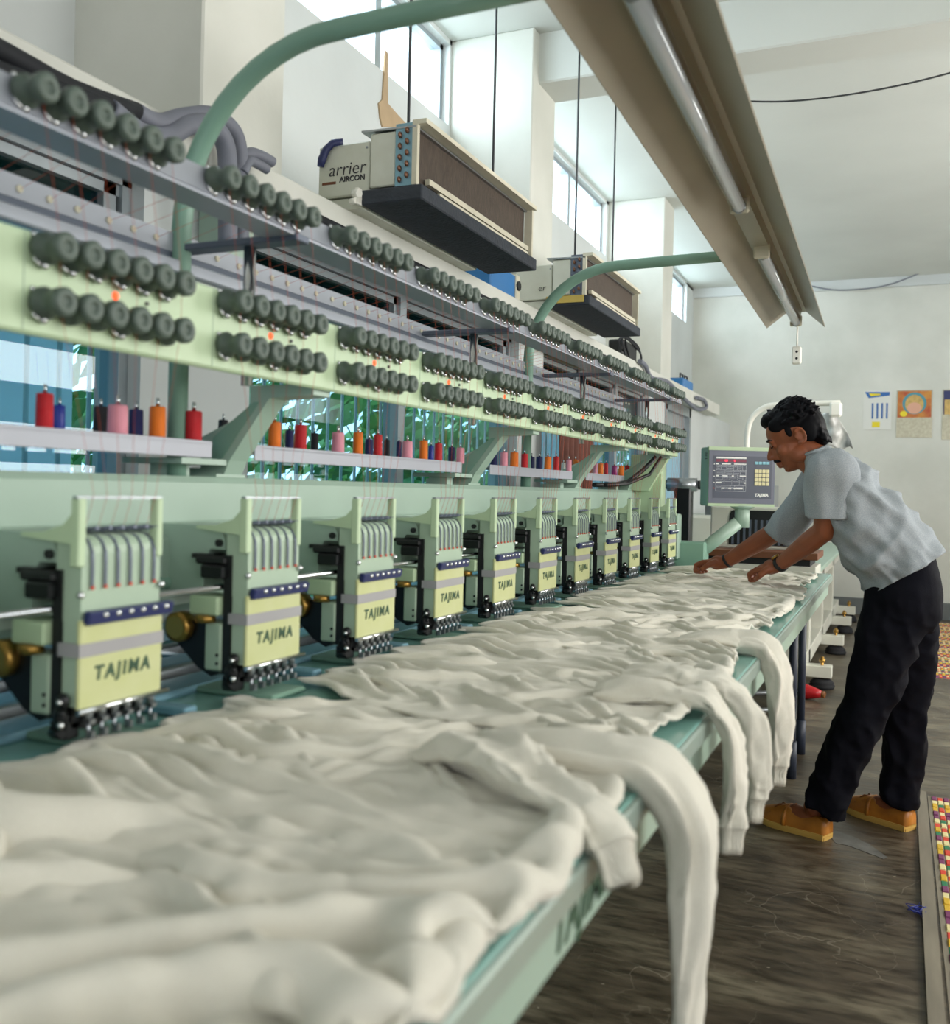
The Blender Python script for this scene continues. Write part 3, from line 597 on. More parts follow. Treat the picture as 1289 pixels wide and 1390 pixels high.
for q, (col, px, ty, hw, row) in enumerate(SP):
    X = (-1.225, -1.30)[row]; p = onX(px, ty, X); zc = (np.array(p)-CAM) @ FW; r = hw*zc/F*.97; h = p.z-(SZ-.004); i = bayi(px)
    nb = [names[SP[e][0]].split()[-1] if 0 <= e < len(SP) and bayi(SP[e][1]) == i else 'bracket' for e in (q-1, q+1)]
    wh = 'between %s and %s spools' % tuple(nb) if 'bracket' not in nb else 'ending the row beside %s' % [n_ for n_ in nb if n_ != 'bracket'][0]
    t = thing('thread_spool', '%s thread spool %s, %s' % (names[col], wh, bays[i]), 'spool', (p.x, p.y, SZ-.004), 'thread spools on the embroidery machine shelf')
    put('wound_thread', MB().lathe((0, 0, .0), (0, 0, 1), [(.001, r*.9), (.003, r), (h-.002, r*.95), (h, r*.85)], n=18), 'thread_'+col, t, WL[t])
    put('spindle', MB().cyl((0, 0, h), (0, 0, h+r*.65+.006), r*.24, r*.2, n=8), 'chrome', t, WL[t])
# ------------------------------------------------------------------ sweatshirts lying on the table
def cloth_sim(nu, nv, outline, ex, ey, seed, iters=150, amp=.022):
    """a sheet nu x nv (u along X, v along Y) squeezed into a smaller outline so that it folds, settled by position based dynamics.
    outline(u, v) -> target x, y arrays; ex, ey: how much longer the cloth is than the outline"""
    rng = np.random.RandomState(seed)
    u, v = np.meshgrid(np.linspace(0, 1, nu), np.linspace(0, 1, nv), indexing='ij'); tx, ty = outline(u, v)
    def noise2(fu, fv, o=1.):
        a = np.zeros_like(u)
        for k in range(9):
            th = rng.normal(o, .5); f = rng.uniform(.5, 1)
            a += np.sin(2*np.pi*f*(fv*v*math.sin(th)+fu*u*math.cos(th))+rng.uniform(0, 6.28)+1.6*np.sin(3.1*u+rng.uniform(0, 6))*rng.uniform(.2, 1))
        return a/9
    z = amp*(1.0+1.7*noise2(2., 4.5, 1.15)+.9*noise2(5, 7, 1.)+.2*noise2(12, 14, .8)); z = np.maximum(z, .002)
    P = np.stack([tx+.004*noise2(6, 6), ty+.006*noise2(5, 6), z], -1); T0 = P.copy()
    dx = np.diff(tx, axis=0).mean()*ex; dy = np.diff(ty, axis=1).mean()*ey
    dd = math.hypot(dx, dy); edge = np.zeros((nu, nv)); edge[0] = edge[-1] = 1; edge[:, 0] = edge[:, -1] = 1
    V = np.zeros_like(P)
    def con(A, B, rest, k):
        d = B-A; l = np.sqrt((d*d).sum(-1, keepdims=True))+1e-9; c = d*((l-rest)/l)*(.5*k); A += c; B -= c
    for it in range(iters):
        V *= .86; V[..., 2] -= .00035; Q = P.copy(); P = P+V
        for s in range(3):
            for o in (0, 1):
                con(P[o:-1:2], P[o+1::2][:P[o:-1:2].shape[0]], dx, .9); con(P[:, o:-1:2], P[:, o+1::2][:, :P[:, o:-1:2].shape[1]], dy, .9)
            con(P[:-1, :-1], P[1:, 1:], dd, .25); con(P[1:, :-1], P[:-1, 1:], dd, .25)
            con(P[:-2], P[2:], 2*dx, .12); con(P[:, :-2], P[:, 2:], 2*dy, .12)
            con(P[:-4], P[4:], 4*dx, .03); con(P[:, :-4], P[:, 4:], 4*dy, .03)
            low = P[..., 2] < .003; P[..., 2] = np.maximum(P[..., 2], .003)
        w = (edge*.35+low*.10)[..., None]; P[..., :2] = P[..., :2]*(1-w)+T0[..., :2]*w
        w2 = edge*.12; P[..., 2] -= w2*np.maximum(P[..., 2]-.006, 0)
        P[..., :2] += .01*(T0[..., :2]-P[..., :2]); P[..., 2] = np.minimum(P[..., 2], .13)
        V = np.clip(P-Q, -.006, .006)
    return P
def cloth_mesh(P, x0, y0, z0, flip=False):
    nu, nv = P.shape[:2]; Q = P.copy()
    if flip: Q[..., 1] = -Q[..., 1]
    vs = (Q+np.array([x0, y0, z0])).reshape(-1, 3)
    fs = [(i*nv+j, (i+1)*nv+j, (i+1)*nv+j+1, i*nv+j+1) for i in range(nu-1) for j in range(nv-1)]
    if flip: fs = [f[::-1] for f in fs]
    me = bpy.data.meshes.new('cloth'); me.from_pydata(vs.tolist(), [], fs); return me
def outline_fn(Wd, L, seed, w0=.5, w1=1.):
    rng = np.random.RandomState(seed+50); a = rng.uniform(-1, 1, 12)
    def f(u, v):
        wid = Wd*(w0+(w1-w0)*np.minimum(1, u*2.2)**.8)
        y = (v-.5)*wid + .05*np.sin(3*u+a[0]*3)+.03*np.sin(9*u+a[1]*6)*(2*np.abs(v-.5))+.014*np.sin(17*u+a[2]*6)+.016*np.sin(26*u+a[6]*6)*(v-.5)
        x = L*u + (.035*np.sin(5*v+a[3]*6)+.02*np.sin(11*v+a[4]*6))*(u-.3) + .02*np.sin(14*v+a[5]*5)*(1-u) + u*u*(-.05*np.abs(v-.5-.2*a[8]))
        x = np.where(x > .64, .64+.05*np.tanh((x-.64)/.05), x)
        return x, y
    return f
def sleeve_mesh(path, wid, thick, seed, cuff=True):
    """flattened tube along a path over the table edge; returns sleeve and cuff builders"""
    pts = [Vector(p) for p in path]; n = 28; m = 26
    seg = [0]
    for a, c in zip(pts[:-1], pts[1:]): seg.append(seg[-1]+(c-a).length)
    def at(t):
        t *= seg[-1]; i = max(k for k in range(len(seg)-1) if seg[k] <= t+1e-9); f = (t-seg[i])/(seg[i+1]-seg[i]); p = [pts[max(i-1, 0)], pts[i], pts[i+1], pts[min(i+2, len(pts)-1)]]
        return .5*((2*p[1])+(p[2]-p[0])*f+(2*p[0]-5*p[1]+4*p[2]-p[3])*f*f+(3*p[1]-p[0]-3*p[2]+p[3])*f**3)
    K = 96; m = 40; C = [at(i/K) for i in range(K+1)]; vs = []; rng = random.Random(seed); ph = [rng.uniform(0, 6.28) for _ in range(8)]
    def ridge(x, y, s_): return 1-abs(mnoise.noise(Vector((x, y, s_))))*2
    for i, c in enumerate(C):
        t = i/K; T = (C[min(i+1, K)]-C[max(i-1, 0)]).normalized(); Wv = Vector((0, 1, 0)); Wv = (Wv-T*Wv.dot(T)).normalized(); Nn = T.cross(Wv)
        wd = wid*(1.18-.34*t)*(1+.06*math.sin(11*t+ph[4])); th = thick*(.85+.3*math.sin(5*t+ph[0]))
        if t < .12: th *= .35+.65*t/.12
        wr = .35+.65*max(math.exp(-((t-.45)/.12)**2), math.exp(-((t-.88)/.09)**2))
        for j in range(m):
            a = 2*math.pi*j/m; cs, sn = math.cos(a), math.sin(a)
            fold = 1+.16*math.sin(3*a+ph[1]+3*t)+.08*math.sin(5*a+ph[2]-5*t)
            r1 = ridge(cs*1.6+seed*3.3, t*9+sn*.9, sn*.8); r2 = ridge(cs*3+t*6, t*13-cs*2, sn*1.5+seed); r3 = ridge(cs*1.2+9, t*3.2+cs*.8, sn*.5+seed)
            dsp = wr*(.0055*(r1-.5)+.0035*(r2-.5))+.010*(r3-.6)
            lat = math.copysign(abs(cs)**.75, cs)
            k = c+Wv*(lat*(wd*.5+dsp*.6))+Nn*(sn*(th*fold)+(1 if sn >= 0 else -.6)*dsp+th*.35*math.sin(3.5*cs+ph[5]+5*t))
            vs.append(k)
    fs = [(i*m+j, i*m+(j+1) % m, (i+1)*m+(j+1) % m, (i+1)*m+j) for i in range(K) for j in range(m)]+[tuple(range(m))[::-1]]
    kc = int(K*.93)
    body = MB().add(vs[:(kc+1)*m], [f for f in fs if max(f) < (kc+1)*m], True)
    cv = []
    for q, sc in ((0, .93), (1, .8), (2, .76), (3, .78), (4, .74)):
        c = C[kc]+(C[K]-C[kc])*(q/4*1.5); cv += [c+(v-C[kc])*sc for v in vs[kc*m:(kc+1)*m]]
    cb = MB().add(cv, [(i*m+j, i*m+(j+1) % m, (i+1)*m+(j+1) % m, (i+1)*m+j) for i in range(4) for j in range(m)]+[tuple(range(4*m, 5*m))], True)
    return body, cb
SPEC = ((11, .50, .72, 1.10, 1.22, .022), (23, .47, .69, 1.10, 1.26, .022), (37, .50, .66, 1.12, 1.24, .022), (41, .46, .70, 1.10, 1.25, .022), (57, .95, .72, 1.16, 1.28, .048), (63, .62, .76, 1.12, 1.24, .036))
SIMS = [cloth_sim(60+4*(sd > 50), 64+8*(sd > 50), outline_fn(Wd, L, sd, .9 if sd == 57 else .6), ex, ey, sd, amp=am) for sd, Wd, L, ex, ey, am in SPEC]
for P_ in SIMS:
    sh_ = P_.shape[:2]; fl_ = P_.reshape(-1, 3); k_ = fl_[0, 1]*31
    def rg(p, a, b_, o): return 1-2*abs(mnoise.noise(Vector((p[0]*a+p[1]*b_*.3+o+.8*mnoise.noise(Vector((p[0]*5, p[1]*5, o))), p[1]*b_-p[0]*a*.25, o+k_))))
    fl_[:, 2] += np.array([(.010+.004*(P_.shape[0] > 60))*(rg(p, 7, 19, 1.)-.45)+.0022*(rg(p, 26, 15, 5.)-.45)+.0016*(rg(p, 24, 46, 9.)-.45) for p in fl_]); fl_[:, 2] = np.maximum(fl_[:, 2], .001)
    nu_ = P_.shape[0]; rmp = np.clip(np.arange(nu_)/nu_/.16, 0, 1)[:, None]; P_[..., 2] = .003+(P_[..., 2]-.003)*(.12+.88*rmp)
GAR = []
EX = TX+.012
def drape(yb, ye, zb, xs=-.52, out=.035, wob=0.):     # from the table over the edge and down
    return [(xs, yb, TZ+.03), (xs+.10, yb+(ye-yb)*.5, TZ+.032), (EX-.06, ye-.01, TZ+.028), (EX-.005, ye, TZ+.020), (EX+out, ye+.006, TZ-.035), (EX+out+.006, ye+.012+wob*.3, TZ-.11), (EX+out+.004, ye+.014+wob, (TZ-.11+zb)/2), (EX+out+.002, ye+.01+wob, zb)]
LAB = ['off-white sweatshirt heaped at the near end, under the head before the first full one', 'off-white sweatshirt spread under the first full sewing head, cuff just over the table edge', 'off-white sweatshirt whose long sleeve hangs beside the apron lettering', 'off-white sweatshirt under the third sewing head with flat corner on bare tabletop',
       'off-white sweatshirt whose tapered cuff hangs nearest the tan shoe', 'off-white sweatshirt with sleeve hanging just beyond the tapered cuff', 'off-white sweatshirt with a short hanging sleeve by the dark table leg', 'off-white sweatshirt under the seventh sewing head', 'off-white sweatshirt under the eighth sewing head', 'off-white sweatshirt under the ninth sewing head', "off-white sweatshirt bunched in the worker's fists", 'off-white sweatshirt under the last sewing head beside the control panel']
YC = [.36, .88, 1.20, 1.56]+[1.93+.36*k for k in range(8)]
SL = {
      1: [([(-.52, 1.12, TZ+.035), (-.455, 1.085, TZ+.045), (-.39, 1.045, TZ+.042), (-.33, 1.01, TZ+.036), (-.285, .985, TZ+.024), (-.257, .97, TZ+.004), (-.247, .962, TZ-.018)], .085, .022)],
      2: [(drape(1.17, 1.21, .42, -.50, .04), .10, .02)], 4: [(drape(1.60, 1.625, .65, -.46, .03), .078, .02)], 5: [(drape(1.76, 1.775, .66, -.46, .04), .078, .022)], 6: [(drape(2.26, 2.30, .58, -.46, .03), .08, .02)]}
for k, yc in enumerate(YC):
    sm_ = SIMS[4 if k == 0 else 5 if k == 1 else k % 4]; flip = (k//2) % 2 == 1; lift = .004+.004*(k % 2)
    if k > 6: sm_ = sm_*np.array([1.02-.02*(k % 3), 1., .85])
    me = cloth_mesh(sm_, -.985+(.01, .0, .0)[min(k, 2)], yc, TZ+lift, flip)
    me = smooth(baked(me, [('SUBSURF', dict(levels=1)), ('SOLIDIFY', dict(thickness=.004, offset=1))]))
    t = thing('sweatshirt', LAB[k], 'sweatshirt', (-.62, yc, TZ), 'sweatshirts laid out on the embroidery table')
    put('shirt_body', me, 'cloth', t)
    for path, wd, th in SL.get(k, ()):
        bd, cf = sleeve_mesh(path, wd, th, k); s_ = put('sleeve', bd, 'cloth', t); put('cuff', cf, 'cloth_rib', s_)
# ------------------------------------------------------------------ air conditioners on the ledge
def ac(Y0, Y1, label, letter, yellow):
    t = thing('air_conditioner', label, 'air conditioner', (-1.5, (Y0+Y1)/2, 2.085), 'ceiling-hung air conditioners above the ledge')
    L = Y1-Y0
    fan = put('fan_casing', MB().box(-1.71, -1.525, Y0+.01, Y1-.05, 2.13, 2.295, bev=.004).prism([(-1.71, 2.125), (-1.525, 2.125), (-1.56, 2.09), (-1.69, 2.09)], 1, Y0+.02, Y1-.06), 'ac_white', t)
    put('corner_screw', MB().ell((-1.535, Y0+.009, 2.275), (.004, .003, .004), n=8, m=6), 'steel', fan)
    put('coil_casing', MB().box(-1.52, -1.43, Y0+.004, Y1-.02, 2.145, 2.312, bev=.004), 'ac_white', t)
    co = put('coil', MB().box(-1.43, -1.372, Y0+.012, Y1-.02, 2.14, 2.318), 'coil', t)
    put('end_sheet', MB().box(-1.43, -1.366, Y0+.002, Y0+.012, 2.14, 2.33), 'frame_blue' if not yellow else 'rail_dark', t)
    for i in range(2):
        for j in range(5): put('pipe_bend', MB().ell((-1.412+i*.024, Y0-.004, 2.158+j*.034+i*.012), (.006, .010, .010), n=10, m=6), 'copper', co)
    fl = MB().box(-1.372, -1.325, Y0, Y1, 2.322, 2.336).box(-1.372, -1.355, Y0, Y0+.016, 2.14, 2.322).box(-1.372, -1.34, Y1-.014, Y1, 2.14, 2.322)
    put('front_frame', fl, 'cream_metal', t)
    put('lower_strip', MB().box(-1.366, -1.35, Y0+.08, Y1-.02, 2.16, 2.178).box(-1.352, -1.343, Y0+.14, Y1-.04, 2.139, 2.15), 'cream_metal', t)
    put('top_sheet', MB().box(-1.55, -1.36, Y0, Y1-.02, 2.316, 2.322, rot=(0, .03, 0)), 'steel', t)
    put('drip_tray', MB().box(-1.545, -1.333, Y0-.005, Y1+.03, 2.092, 2.138, bev=.004), 'foam_black', t)
    if yellow: put('tray_edge', MB().box(-1.545, -1.36, Y0-.012, Y0-.004, 2.105, 2.138), 'yellow_wood', t)
    else: put('pipe_union', MB().cyl((-1.56, Y0-.02, 2.125), (-1.535, Y0-.03, 2.12), .012, n=10).cyl((-1.57, Y0-.02, 2.10), (-1.545, Y0-.03, 2.10), .010, n=10).box(-1.55, -1.54, Y0-.03, Y0-.006, 2.09, 2.14), 'white_plastic', t)
    for y in (Y0+.12, Y1-.16):
        put('hanging_rod', MB().cyl((-1.45, y, 2.318), (-1.45, y, CZ), .005, n=8).cyl((-1.45, y, 2.318), (-1.45, y, 2.335), .012, n=8), 'rod', t)
        put('rod_anchor', MB().box(-1.48, -1.42, y-.02, y+.02, CZ-.012, CZ), 'steel', t)
    put('duct', MB().tube([(-1.62, Y0+.2, 2.115), (-1.6, Y0+.45, 2.115), (-1.6, Y1-.2, 2.115)], .022, n=12), 'foam_black', t)
    xm = -1.615
    text('lettering', letter, .058 if not yellow else .045, 'ink_dark', fan, (-1.605+.03*yellow, Y0+.0085, 2.215-.03*yellow), (1, 0, 0), (0, 0, 1), .0006, -.0006, .15)
    if not yellow:
        text('lettering', 'AIRCON', .024, 'ink_dark', fan, (-1.585, Y0+.0085, 2.183), (1, 0, 0), (0, 0, 1), .0006, .0006)
        put('badge_bar', MB().box(-1.695, -1.645, Y0+.0085, Y0+.011, 2.172, 2.18), 'brown_wood', fan)
    return t
ac(2.62, 3.6, 'cream air conditioner whose end panel reads arrier AIRCON, on black tray', 'arrier', False)
ac(4.36, 5.30, 'cream air conditioner with yellow edged tray, behind the arched green pipe', 'er', True)
# dark sock on the first unit
b = MB(); b.tube([(-1.62, 2.63, 2.302), (-1.655, 2.622, 2.300), (-1.675, 2.612, 2.28), (-1.69, 2.612, 2.25), (-1.695, 2.612, 2.228)], [.010, .013, .014, .016, .012], n=10)
b.v = [(x, 2.622+(y-2.622)*.55, z) for x, y, z in b.v]; one('sock', b, 'navy_plastic', 'dark navy sock draped over the corner of the air conditioner', 'sock')
cb = [(515, 140), (520, 135), (524, 68), (527, 72), (527, 140), (540, 155), (556, 172), (520, 172), (517, 160)]
one('cardboard_scrap', MB().prism([(onX(x, y, XW+.01).y, onX(x, y, XW+.01).z) for x, y in cb], 0, XW, XW+.008), 'cardboard', 'torn brown cardboard scrap on the wall under the bright clerestory', 'cardboard')
# stabiliser box on the ledge
p = onX(700, 372, -1.63); t = thing('voltage_stabiliser', 'blue box with cream dial face on the ledge under the lettered air conditioner', 'power box', (-1.72, p.y, 2.09))
put('box_body', MB().box(-1.84, -1.62, p.y-.32, p.y-.03, 2.09, 2.2, bev=.006), 'blue_box', t); fp = put('dial_face', MB().box(-1.84, -1.615, p.y-.03, p.y+.02, 2.09, 2.205, bev=.004), 'cream_metal', t)
put('dial', MB().cyl((-1.616, p.y-.006, 2.155), (-1.608, p.y-.006, 2.155), .022, n=16), 'black_plastic', fp)
# pipes along the ledge
def pxpath(pts, X): return [onX(x, y, X) for x, y in pts]
def smoothpath(pts, k=5):
    out = []
    for i in range(len(pts)-1):
        p = [pts[max(i-1, 0)], pts[i], pts[i+1], pts[min(i+2, len(pts)-1)]]
        for j in range(k):
            f = j/k; out.append(.5*((2*p[1])+(p[2]-p[0])*f+(2*p[0]-5*p[1]+4*p[2]-p[3])*f*f+(3*p[1]-p[0]-3*p[2]+p[3])*f**3))
    return out+[pts[-1]]
t = thing('pipe_run', 'black insulated pipes joining grey ribbed conduits along the wall ledge', 'pipe', (-1.57, 1.8, 1.7))
for i, pts in enumerate((((-200, -35), (0, 68), (100, 122), (185, 152)), ((-200, -5), (0, 98), (100, 130), (148, 148)))):
    put('black_pipe', MB().tube(smoothpath(pxpath(pts, -1.565+.012*i), 3), .021, n=12), 'pipe_black', t)
for i, pts in enumerate((((185, 152), (215, 166), (250, 158), (285, 156), (312, 172), (324, 200), (326, 260), (327, 330)), ((148, 148), (190, 180), (225, 186), (255, 170), (285, 170), (305, 195), (309, 240), (309, 330)), ((322, 240), (326, 215), (340, 208), (355, 212), (369, 220)), ((330, 235), (338, 219), (352, 224), (362, 230)))):
    put('grey_conduit', MB().tube(smoothpath(pxpath(pts, -1.565+.014*(i % 2)), 6), (.021, .024, .015, .013)[i], n=12), 'pipe_grey', t)
for i in range(2): put('black_pipe', MB().tube([(-1.578, 2.25, 2.0-i*.04), (-1.578, 7.0, 2.0-i*.04)], .019, n=10), 'pipe_black', t)
bx = onX(332, 318, -1.62); t = thing('breaker_box', 'mint green electrical box on the wall pier behind the arch', 'electrical box', (-1.70, bx.y, bx.z-.1))
put('box_body', MB().box(XL, -1.64, bx.y-.07, bx.y+.07, bx.z-.12, bx.z+.10, bev=.005), 'mint', t)
for i in range(4): put('switch', MB().box(-1.64, -1.63, bx.y-.04+i*.02, bx.y-.028+i*.02, bx.z+.03, bx.z+.055), 'ink_green', t)
# odds and ends further along the ledge
t = thing('radio', 'small black device with tangled wires on the ledge beside the wall pillar', 'device', (-1.66, 6.0, 2.09)); p = onX(840, 480, -1.66)
WL[t] = Vector((-1.66, p.y, 2.09)); t.location = WL[t]
put('case', MB().box(-1.72, -1.62, p.y-.05, p.y+.3, 2.09, 2.2, bev=.01), 'black_plastic', t)
for i in range(3): put('wire', MB().tube(smoothpath([Vector((-1.62, p.y-.1+i*.1, 2.1)), Vector((-1.61, p.y-.2+.08*i, 2.17+i*.02)), Vector((-1.62, p.y+.05+i*.12, 2.21)), Vector((-1.61, p.y+.36, 2.16)), Vector((-1.61, p.y+.38, 2.10))]), .006, n=6), 'pipe_black', t)
p = onX(778, 484, -1.66); one('yellow_strip', MB().box(-1.70, -1.685, p.y-.62, p.y+.5, p.z-.025, p.z+.025), 'yellow_tape', 'bright yellow strip fixed below the ledge near the second arch', 'strip')
p = onX(934, 527, -1.62); t = thing('tool_box', 'small blue box with wire handles on the far end of the ledge', 'box', (-1.7, p.y, 2.09))
put('case', MB().box(-1.78, -1.62, p.y-.2, p.y+.2, 2.09, 2.17, bev=.008), 'blue_box', t)
for y in (-.1, .08): put('handle', MB().tube([(-1.66, p.y+y-.05, 2.168), (-1.66, p.y+y-.05, 2.21), (-1.66, p.y+y+.05, 2.21), (-1.66, p.y+y+.05, 2.168)], .008, n=6), 'rod', t)
one('wall_conduit', MB().tube(smoothpath(pxpath([(868, 490), (876, 497), (884, 513), (905, 518), (922, 535), (945, 555), (958, 553), (955, 543), (945, 540)], -1.575)), .016, n=8), 'pipe_grey', 'grey conduit looping along the far end of the ledge', 'pipe')
# brown curtain and blue blind behind the panes
def hang(name, x, y0, y1, z0, z1, m, lab, cat, waves=9, amp=.015, thin=False):
    n = waves*6; vs = []; fs = []
    for i in range(n+1):
        y = y0+(y1-y0)*i/n; xx = x+amp*math.sin(2*math.pi*waves*i/n)
        for d_ in (0, .004): vs += [(xx+d_, y, z0), (xx+d_, y, z1)]
    for i in range(n):
        k = i*4; fs += [(k, k+4, k+5, k+1), (k+2, k+3, k+7, k+6), (k+1, k+5, k+7, k+3), (k, k+2, k+6, k+4)]
    if thin: fs = fs[::4]
    return one(name, MB().add(vs, fs, True), m, lab, cat)
hang('curtain', -1.60, 4.75, 5.35, 1.05, 1.72, 'brown_cloth', 'brown gathered curtain behind the spools by the third window', 'curtain', 7)
hang('window_blind', -1.90, .75, 1.83, .85, 1.75, 'curtain_blue', 'pale blue hanging panel outside the first window', 'blind', 3, .006, True)
hang('window_blind', -1.90, 4.95, 6.6, .85, 1.75, 'curtain_blue', 'pale blue hanging panel outside the window behind the brown curtain', 'blind', 8, .006, True)
# ------------------------------------------------------------------ far end: second machine, bench
t = thing('white_machine', 'white framed machine on levelling feet behind the control panel', 'machine', (-.8, 7.9, 0))
for z0, z1 in ((.10, .20), (.60, .72)): put('long_beam', MB().box(-.62, -.52, 5.62, 10.4, z0, z1, bev=.004), 'machine_white', t)
put('long_beam', MB().box(-1.5, -1.4, 5.62, 10.4, .1, .72), 'machine_white', t)
put('machine_table', MB().box(-1.55, -.44, 5.62, 10.4, .735, .765, bev=.004), 'mint', t)
for y in (5.68, 6.9, 8.1, 9.4): put('frame_post', MB().box(-.62, -.52, y-.06, y+.06, .10, .74, bev=.004), 'machine_white', t)
for y in (6.6, 8.1, 9.4, 10.3):
    cb_ = put('cross_beam', MB().box(-1.5, -.36, y-.05, y+.05, .07, .145, bev=.004), 'machine_white', t)
    put('foot_pad', MB().lathe((-.42, y+.0, 0), (0, 0, 1), [(0, .075), (.02, .08), (.028, .07), (.036, .075), (.06, .05)], n=16), 'rubber', cb_)
    put('foot_bolt', MB().cyl((-.42, y, .06), (-.42, y, .2), .011, n=8).cyl((-.42, y, .165), (-.42, y, .185), .02, n=8), 'brass', cb_)
put('machine_body', MB().box(-1.35, -.95, 6.6, 10.2, .76, 1.08, bev=.02), 'machine_white', t)
put('thread_rack', MB().box(-1.2, -.75, 6.7, 6.95, 1.26, 1.29).box(-1.2, -1.16, 6.7, 6.95, .8, 1.26).box(-.79, -.75, 6.7, 6.95, .8, 1.26), 'steel', t)
for i in range(9): put('rack_post', MB().cyl((-1.14+i*.045, 6.72+.1*(i % 2), 1.29), (-1.14+i*.045, 6.72+.1*(i % 2), 1.52), .008, n=6), 'steel', t)
pipe = [onY(x, y, 6.9) for x, y in ((1013, 640), (1014, 590), (1020, 568), (1036, 554), (1060, 549), (1140, 547))]
put('white_arch', MB().tube(smoothpath(pipe), .019, n=10), 'white_plastic', t)
p = onY(1134, 556, 6.88); put('lamp_head', MB().box(p.x-.04, p.x+.04, 6.85, 6.91, p.z-.05, p.z+.05, bev=.015), 'white_plastic', t)
for i in range(9):
    x = -1.14+i*.045; y = 6.72+.1*(i % 2); lab = 'dark navy thread cone on the white machine rack'
    c = thing('thread_cone', lab, 'spool', (x, y, 1.29), 'thread cones on the white machine rack')
    put('wound_thread', MB().lathe((x, y, 1.29), (0, 0, 1), [(0, .02), (.075, .015)], n=12), 'thread_navy', c)
    put('cone_tip', MB().cyl((x, y, 1.365), (x, y, 1.385), .009, n=8), 'white_plastic', c)
# film strip hanging from the white lamp
b = MB(); p = onY(1131, 562, 6.93); vs = []
for i in range(15):
    for j in range(9):
        u, v = i/14, j/8; vs.append((p.x-.05+.02*math.sin(3*u)+.09*u+(v-.5)*(.11+.06*u), 6.93+.02*math.sin(7*v+4*u)+.01*math.sin(15*u+5*v), p.z+.01-.235*u-.03*abs(v-.5)+.02*math.sin(9*v)*u))
b.add(vs, [(i*9+j, i*9+j+1, (i+1)*9+j+1, (i+1)*9+j) for i in range(14) for j in range(8)], True)
b = baked(b, [('SOLIDIFY', dict(thickness=.004))])
mat('film', '#4a4b4c', .3, var=.6, scale=11, col2='#d4d4cf', stretch=(1, 1, .25)); one('plastic_cover', b, 'film', 'crumpled black and clear plastic cover hanging from the white arch lamp', 'plastic sheet')
# workbench with cabinet
t = thing('workbench', 'brown edged workbench with white drawers behind the control panel arm', 'bench', (-.75, 5.45, 0))
put('bench_top', MB().box(-1.55, -.36, 5.16, 5.56, .90, .935, bev=.003), 'brown_wood', t); put('bench_shadow_strip', MB().box(-1.5, -.40, 5.2, 5.54, .865, .90), 'black_plastic', t)  # black strip stands in for the shade under the bench top
put('drawer_unit', MB().box(-.62, -.37, 5.19, 5.52, .76, .865, bev=.004).box(-1.0, -.63, 5.19, 5.52, .70, .865, bev=.004), 'machine_white', t)
for x in (-1.5, -.45): put('bench_leg', MB().box(x-.02, x+.02, 5.3, 5.34, 0, .865), 'machine_white', t)
t = thing('white_cabinet', 'white cabinet with arched dark slatted recess standing on the workbench', 'cabinet', (-.7, 5.45, .935))
put('cabinet_body', MB().box(-.93, -.45, 5.36, 5.52, .935, 1.16, bev=.008), 'machine_white', t)
rc = put('recess', MB().prism([(-.83, .955), (-.49, .955)]+[(-.49-.02*(1-math.cos(a)), 1.09+.05*math.sin(a)) for a in (0, .5, 1, HP)]+[(-.81-.02*math.sin(a), 1.09+.05*math.cos(a)) for a in (0, .5, 1, HP)], 1, 5.352, 5.361), 'black_plastic', t)
for i in range(11): put('slat', MB().box(-.815+i*.03, -.803+i*.03, 5.346, 5.353, .958, 1.09), 'rail_dark', rc)
# machine head by the door
p0 = onY(925, 730, 6.4); t = thing('sewing_head', 'dark upright sewing head standing on the bench near the door', 'sewing machine', (p0.x, 6.4, .765))
put('column', MB().box(p0.x-.05, p0.x+.06, 6.36, 6.46, .765, 1.26, bev=.01), 'black_metal', t); put('arm', MB().cyl((p0.x-.10, 6.4, 1.28), (p0.x+.09, 6.4, 1.28), .045, n=14), 'steel', t)
for s_ in (-.115, .1): put('knob', MB().cyl((p0.x+s_, 6.4, 1.28), (p0.x+s_+.02, 6.4, 1.28), .03, n=12), 'black_plastic', t)
# ------------------------------------------------------------------ posters on the back wall
def wallrect(px0, py0, px1, py1, d=.004): a = onY(px0, py0, YB); c = onY(px1, py1, YB); return a.x, c.x, c.z, a.z
x0, x1, z0, z1 = wallrect(1172, 531, 1209, 583); t = thing('wall_calendar', 'white wall calendar with blue columns and yellow patch', 'calendar', ((x0+x1)/2, YB-.004, z0))
put('sheet', MB().box(x0, x1, YB-.006, YB, z0, z1), 'paper', t); W_, H_ = x1-x0, z1-z0
put('header_band', MB().prism([(x0+.01, z1-.01), (x1-.02, z1-.015), (x1-.02, z1-.05), (x0+.05, z1-.075)], 1, YB-.008, YB-.006), 'ink_blue', t)
put('header_mark', MB().prism([(x0+.05, z1-.025), (x0+W_*.6, z1-.03), (x0+W_*.6, z1-.045), (x0+.07, z1-.055)], 1, YB-.009, YB-.008), 'yellow_tape', t)
for i in range(4): put('date_column', MB().box(x0+W_*(.3+.17*i), x0+W_*(.36+.17*i), YB-.008, YB-.006, z0+H_*.28, z0+H_*.68), 'ink_blue', t)
put('date_patch', MB().box(x0+W_*.32, x0+W_*.6, YB-.008, YB-.006, z0+H_*.06, z0+H_*.2), 'yellow_tape', t)
x0, x1, z0, z1 = wallrect(1217, 530, 1264, 594); W_, H_ = x1-x0, z1-z0; t = thing('wall_poster', 'colourful red and orange picture calendar with silver lower sheet', 'poster', ((x0+x1)/2, YB-.004, z0))
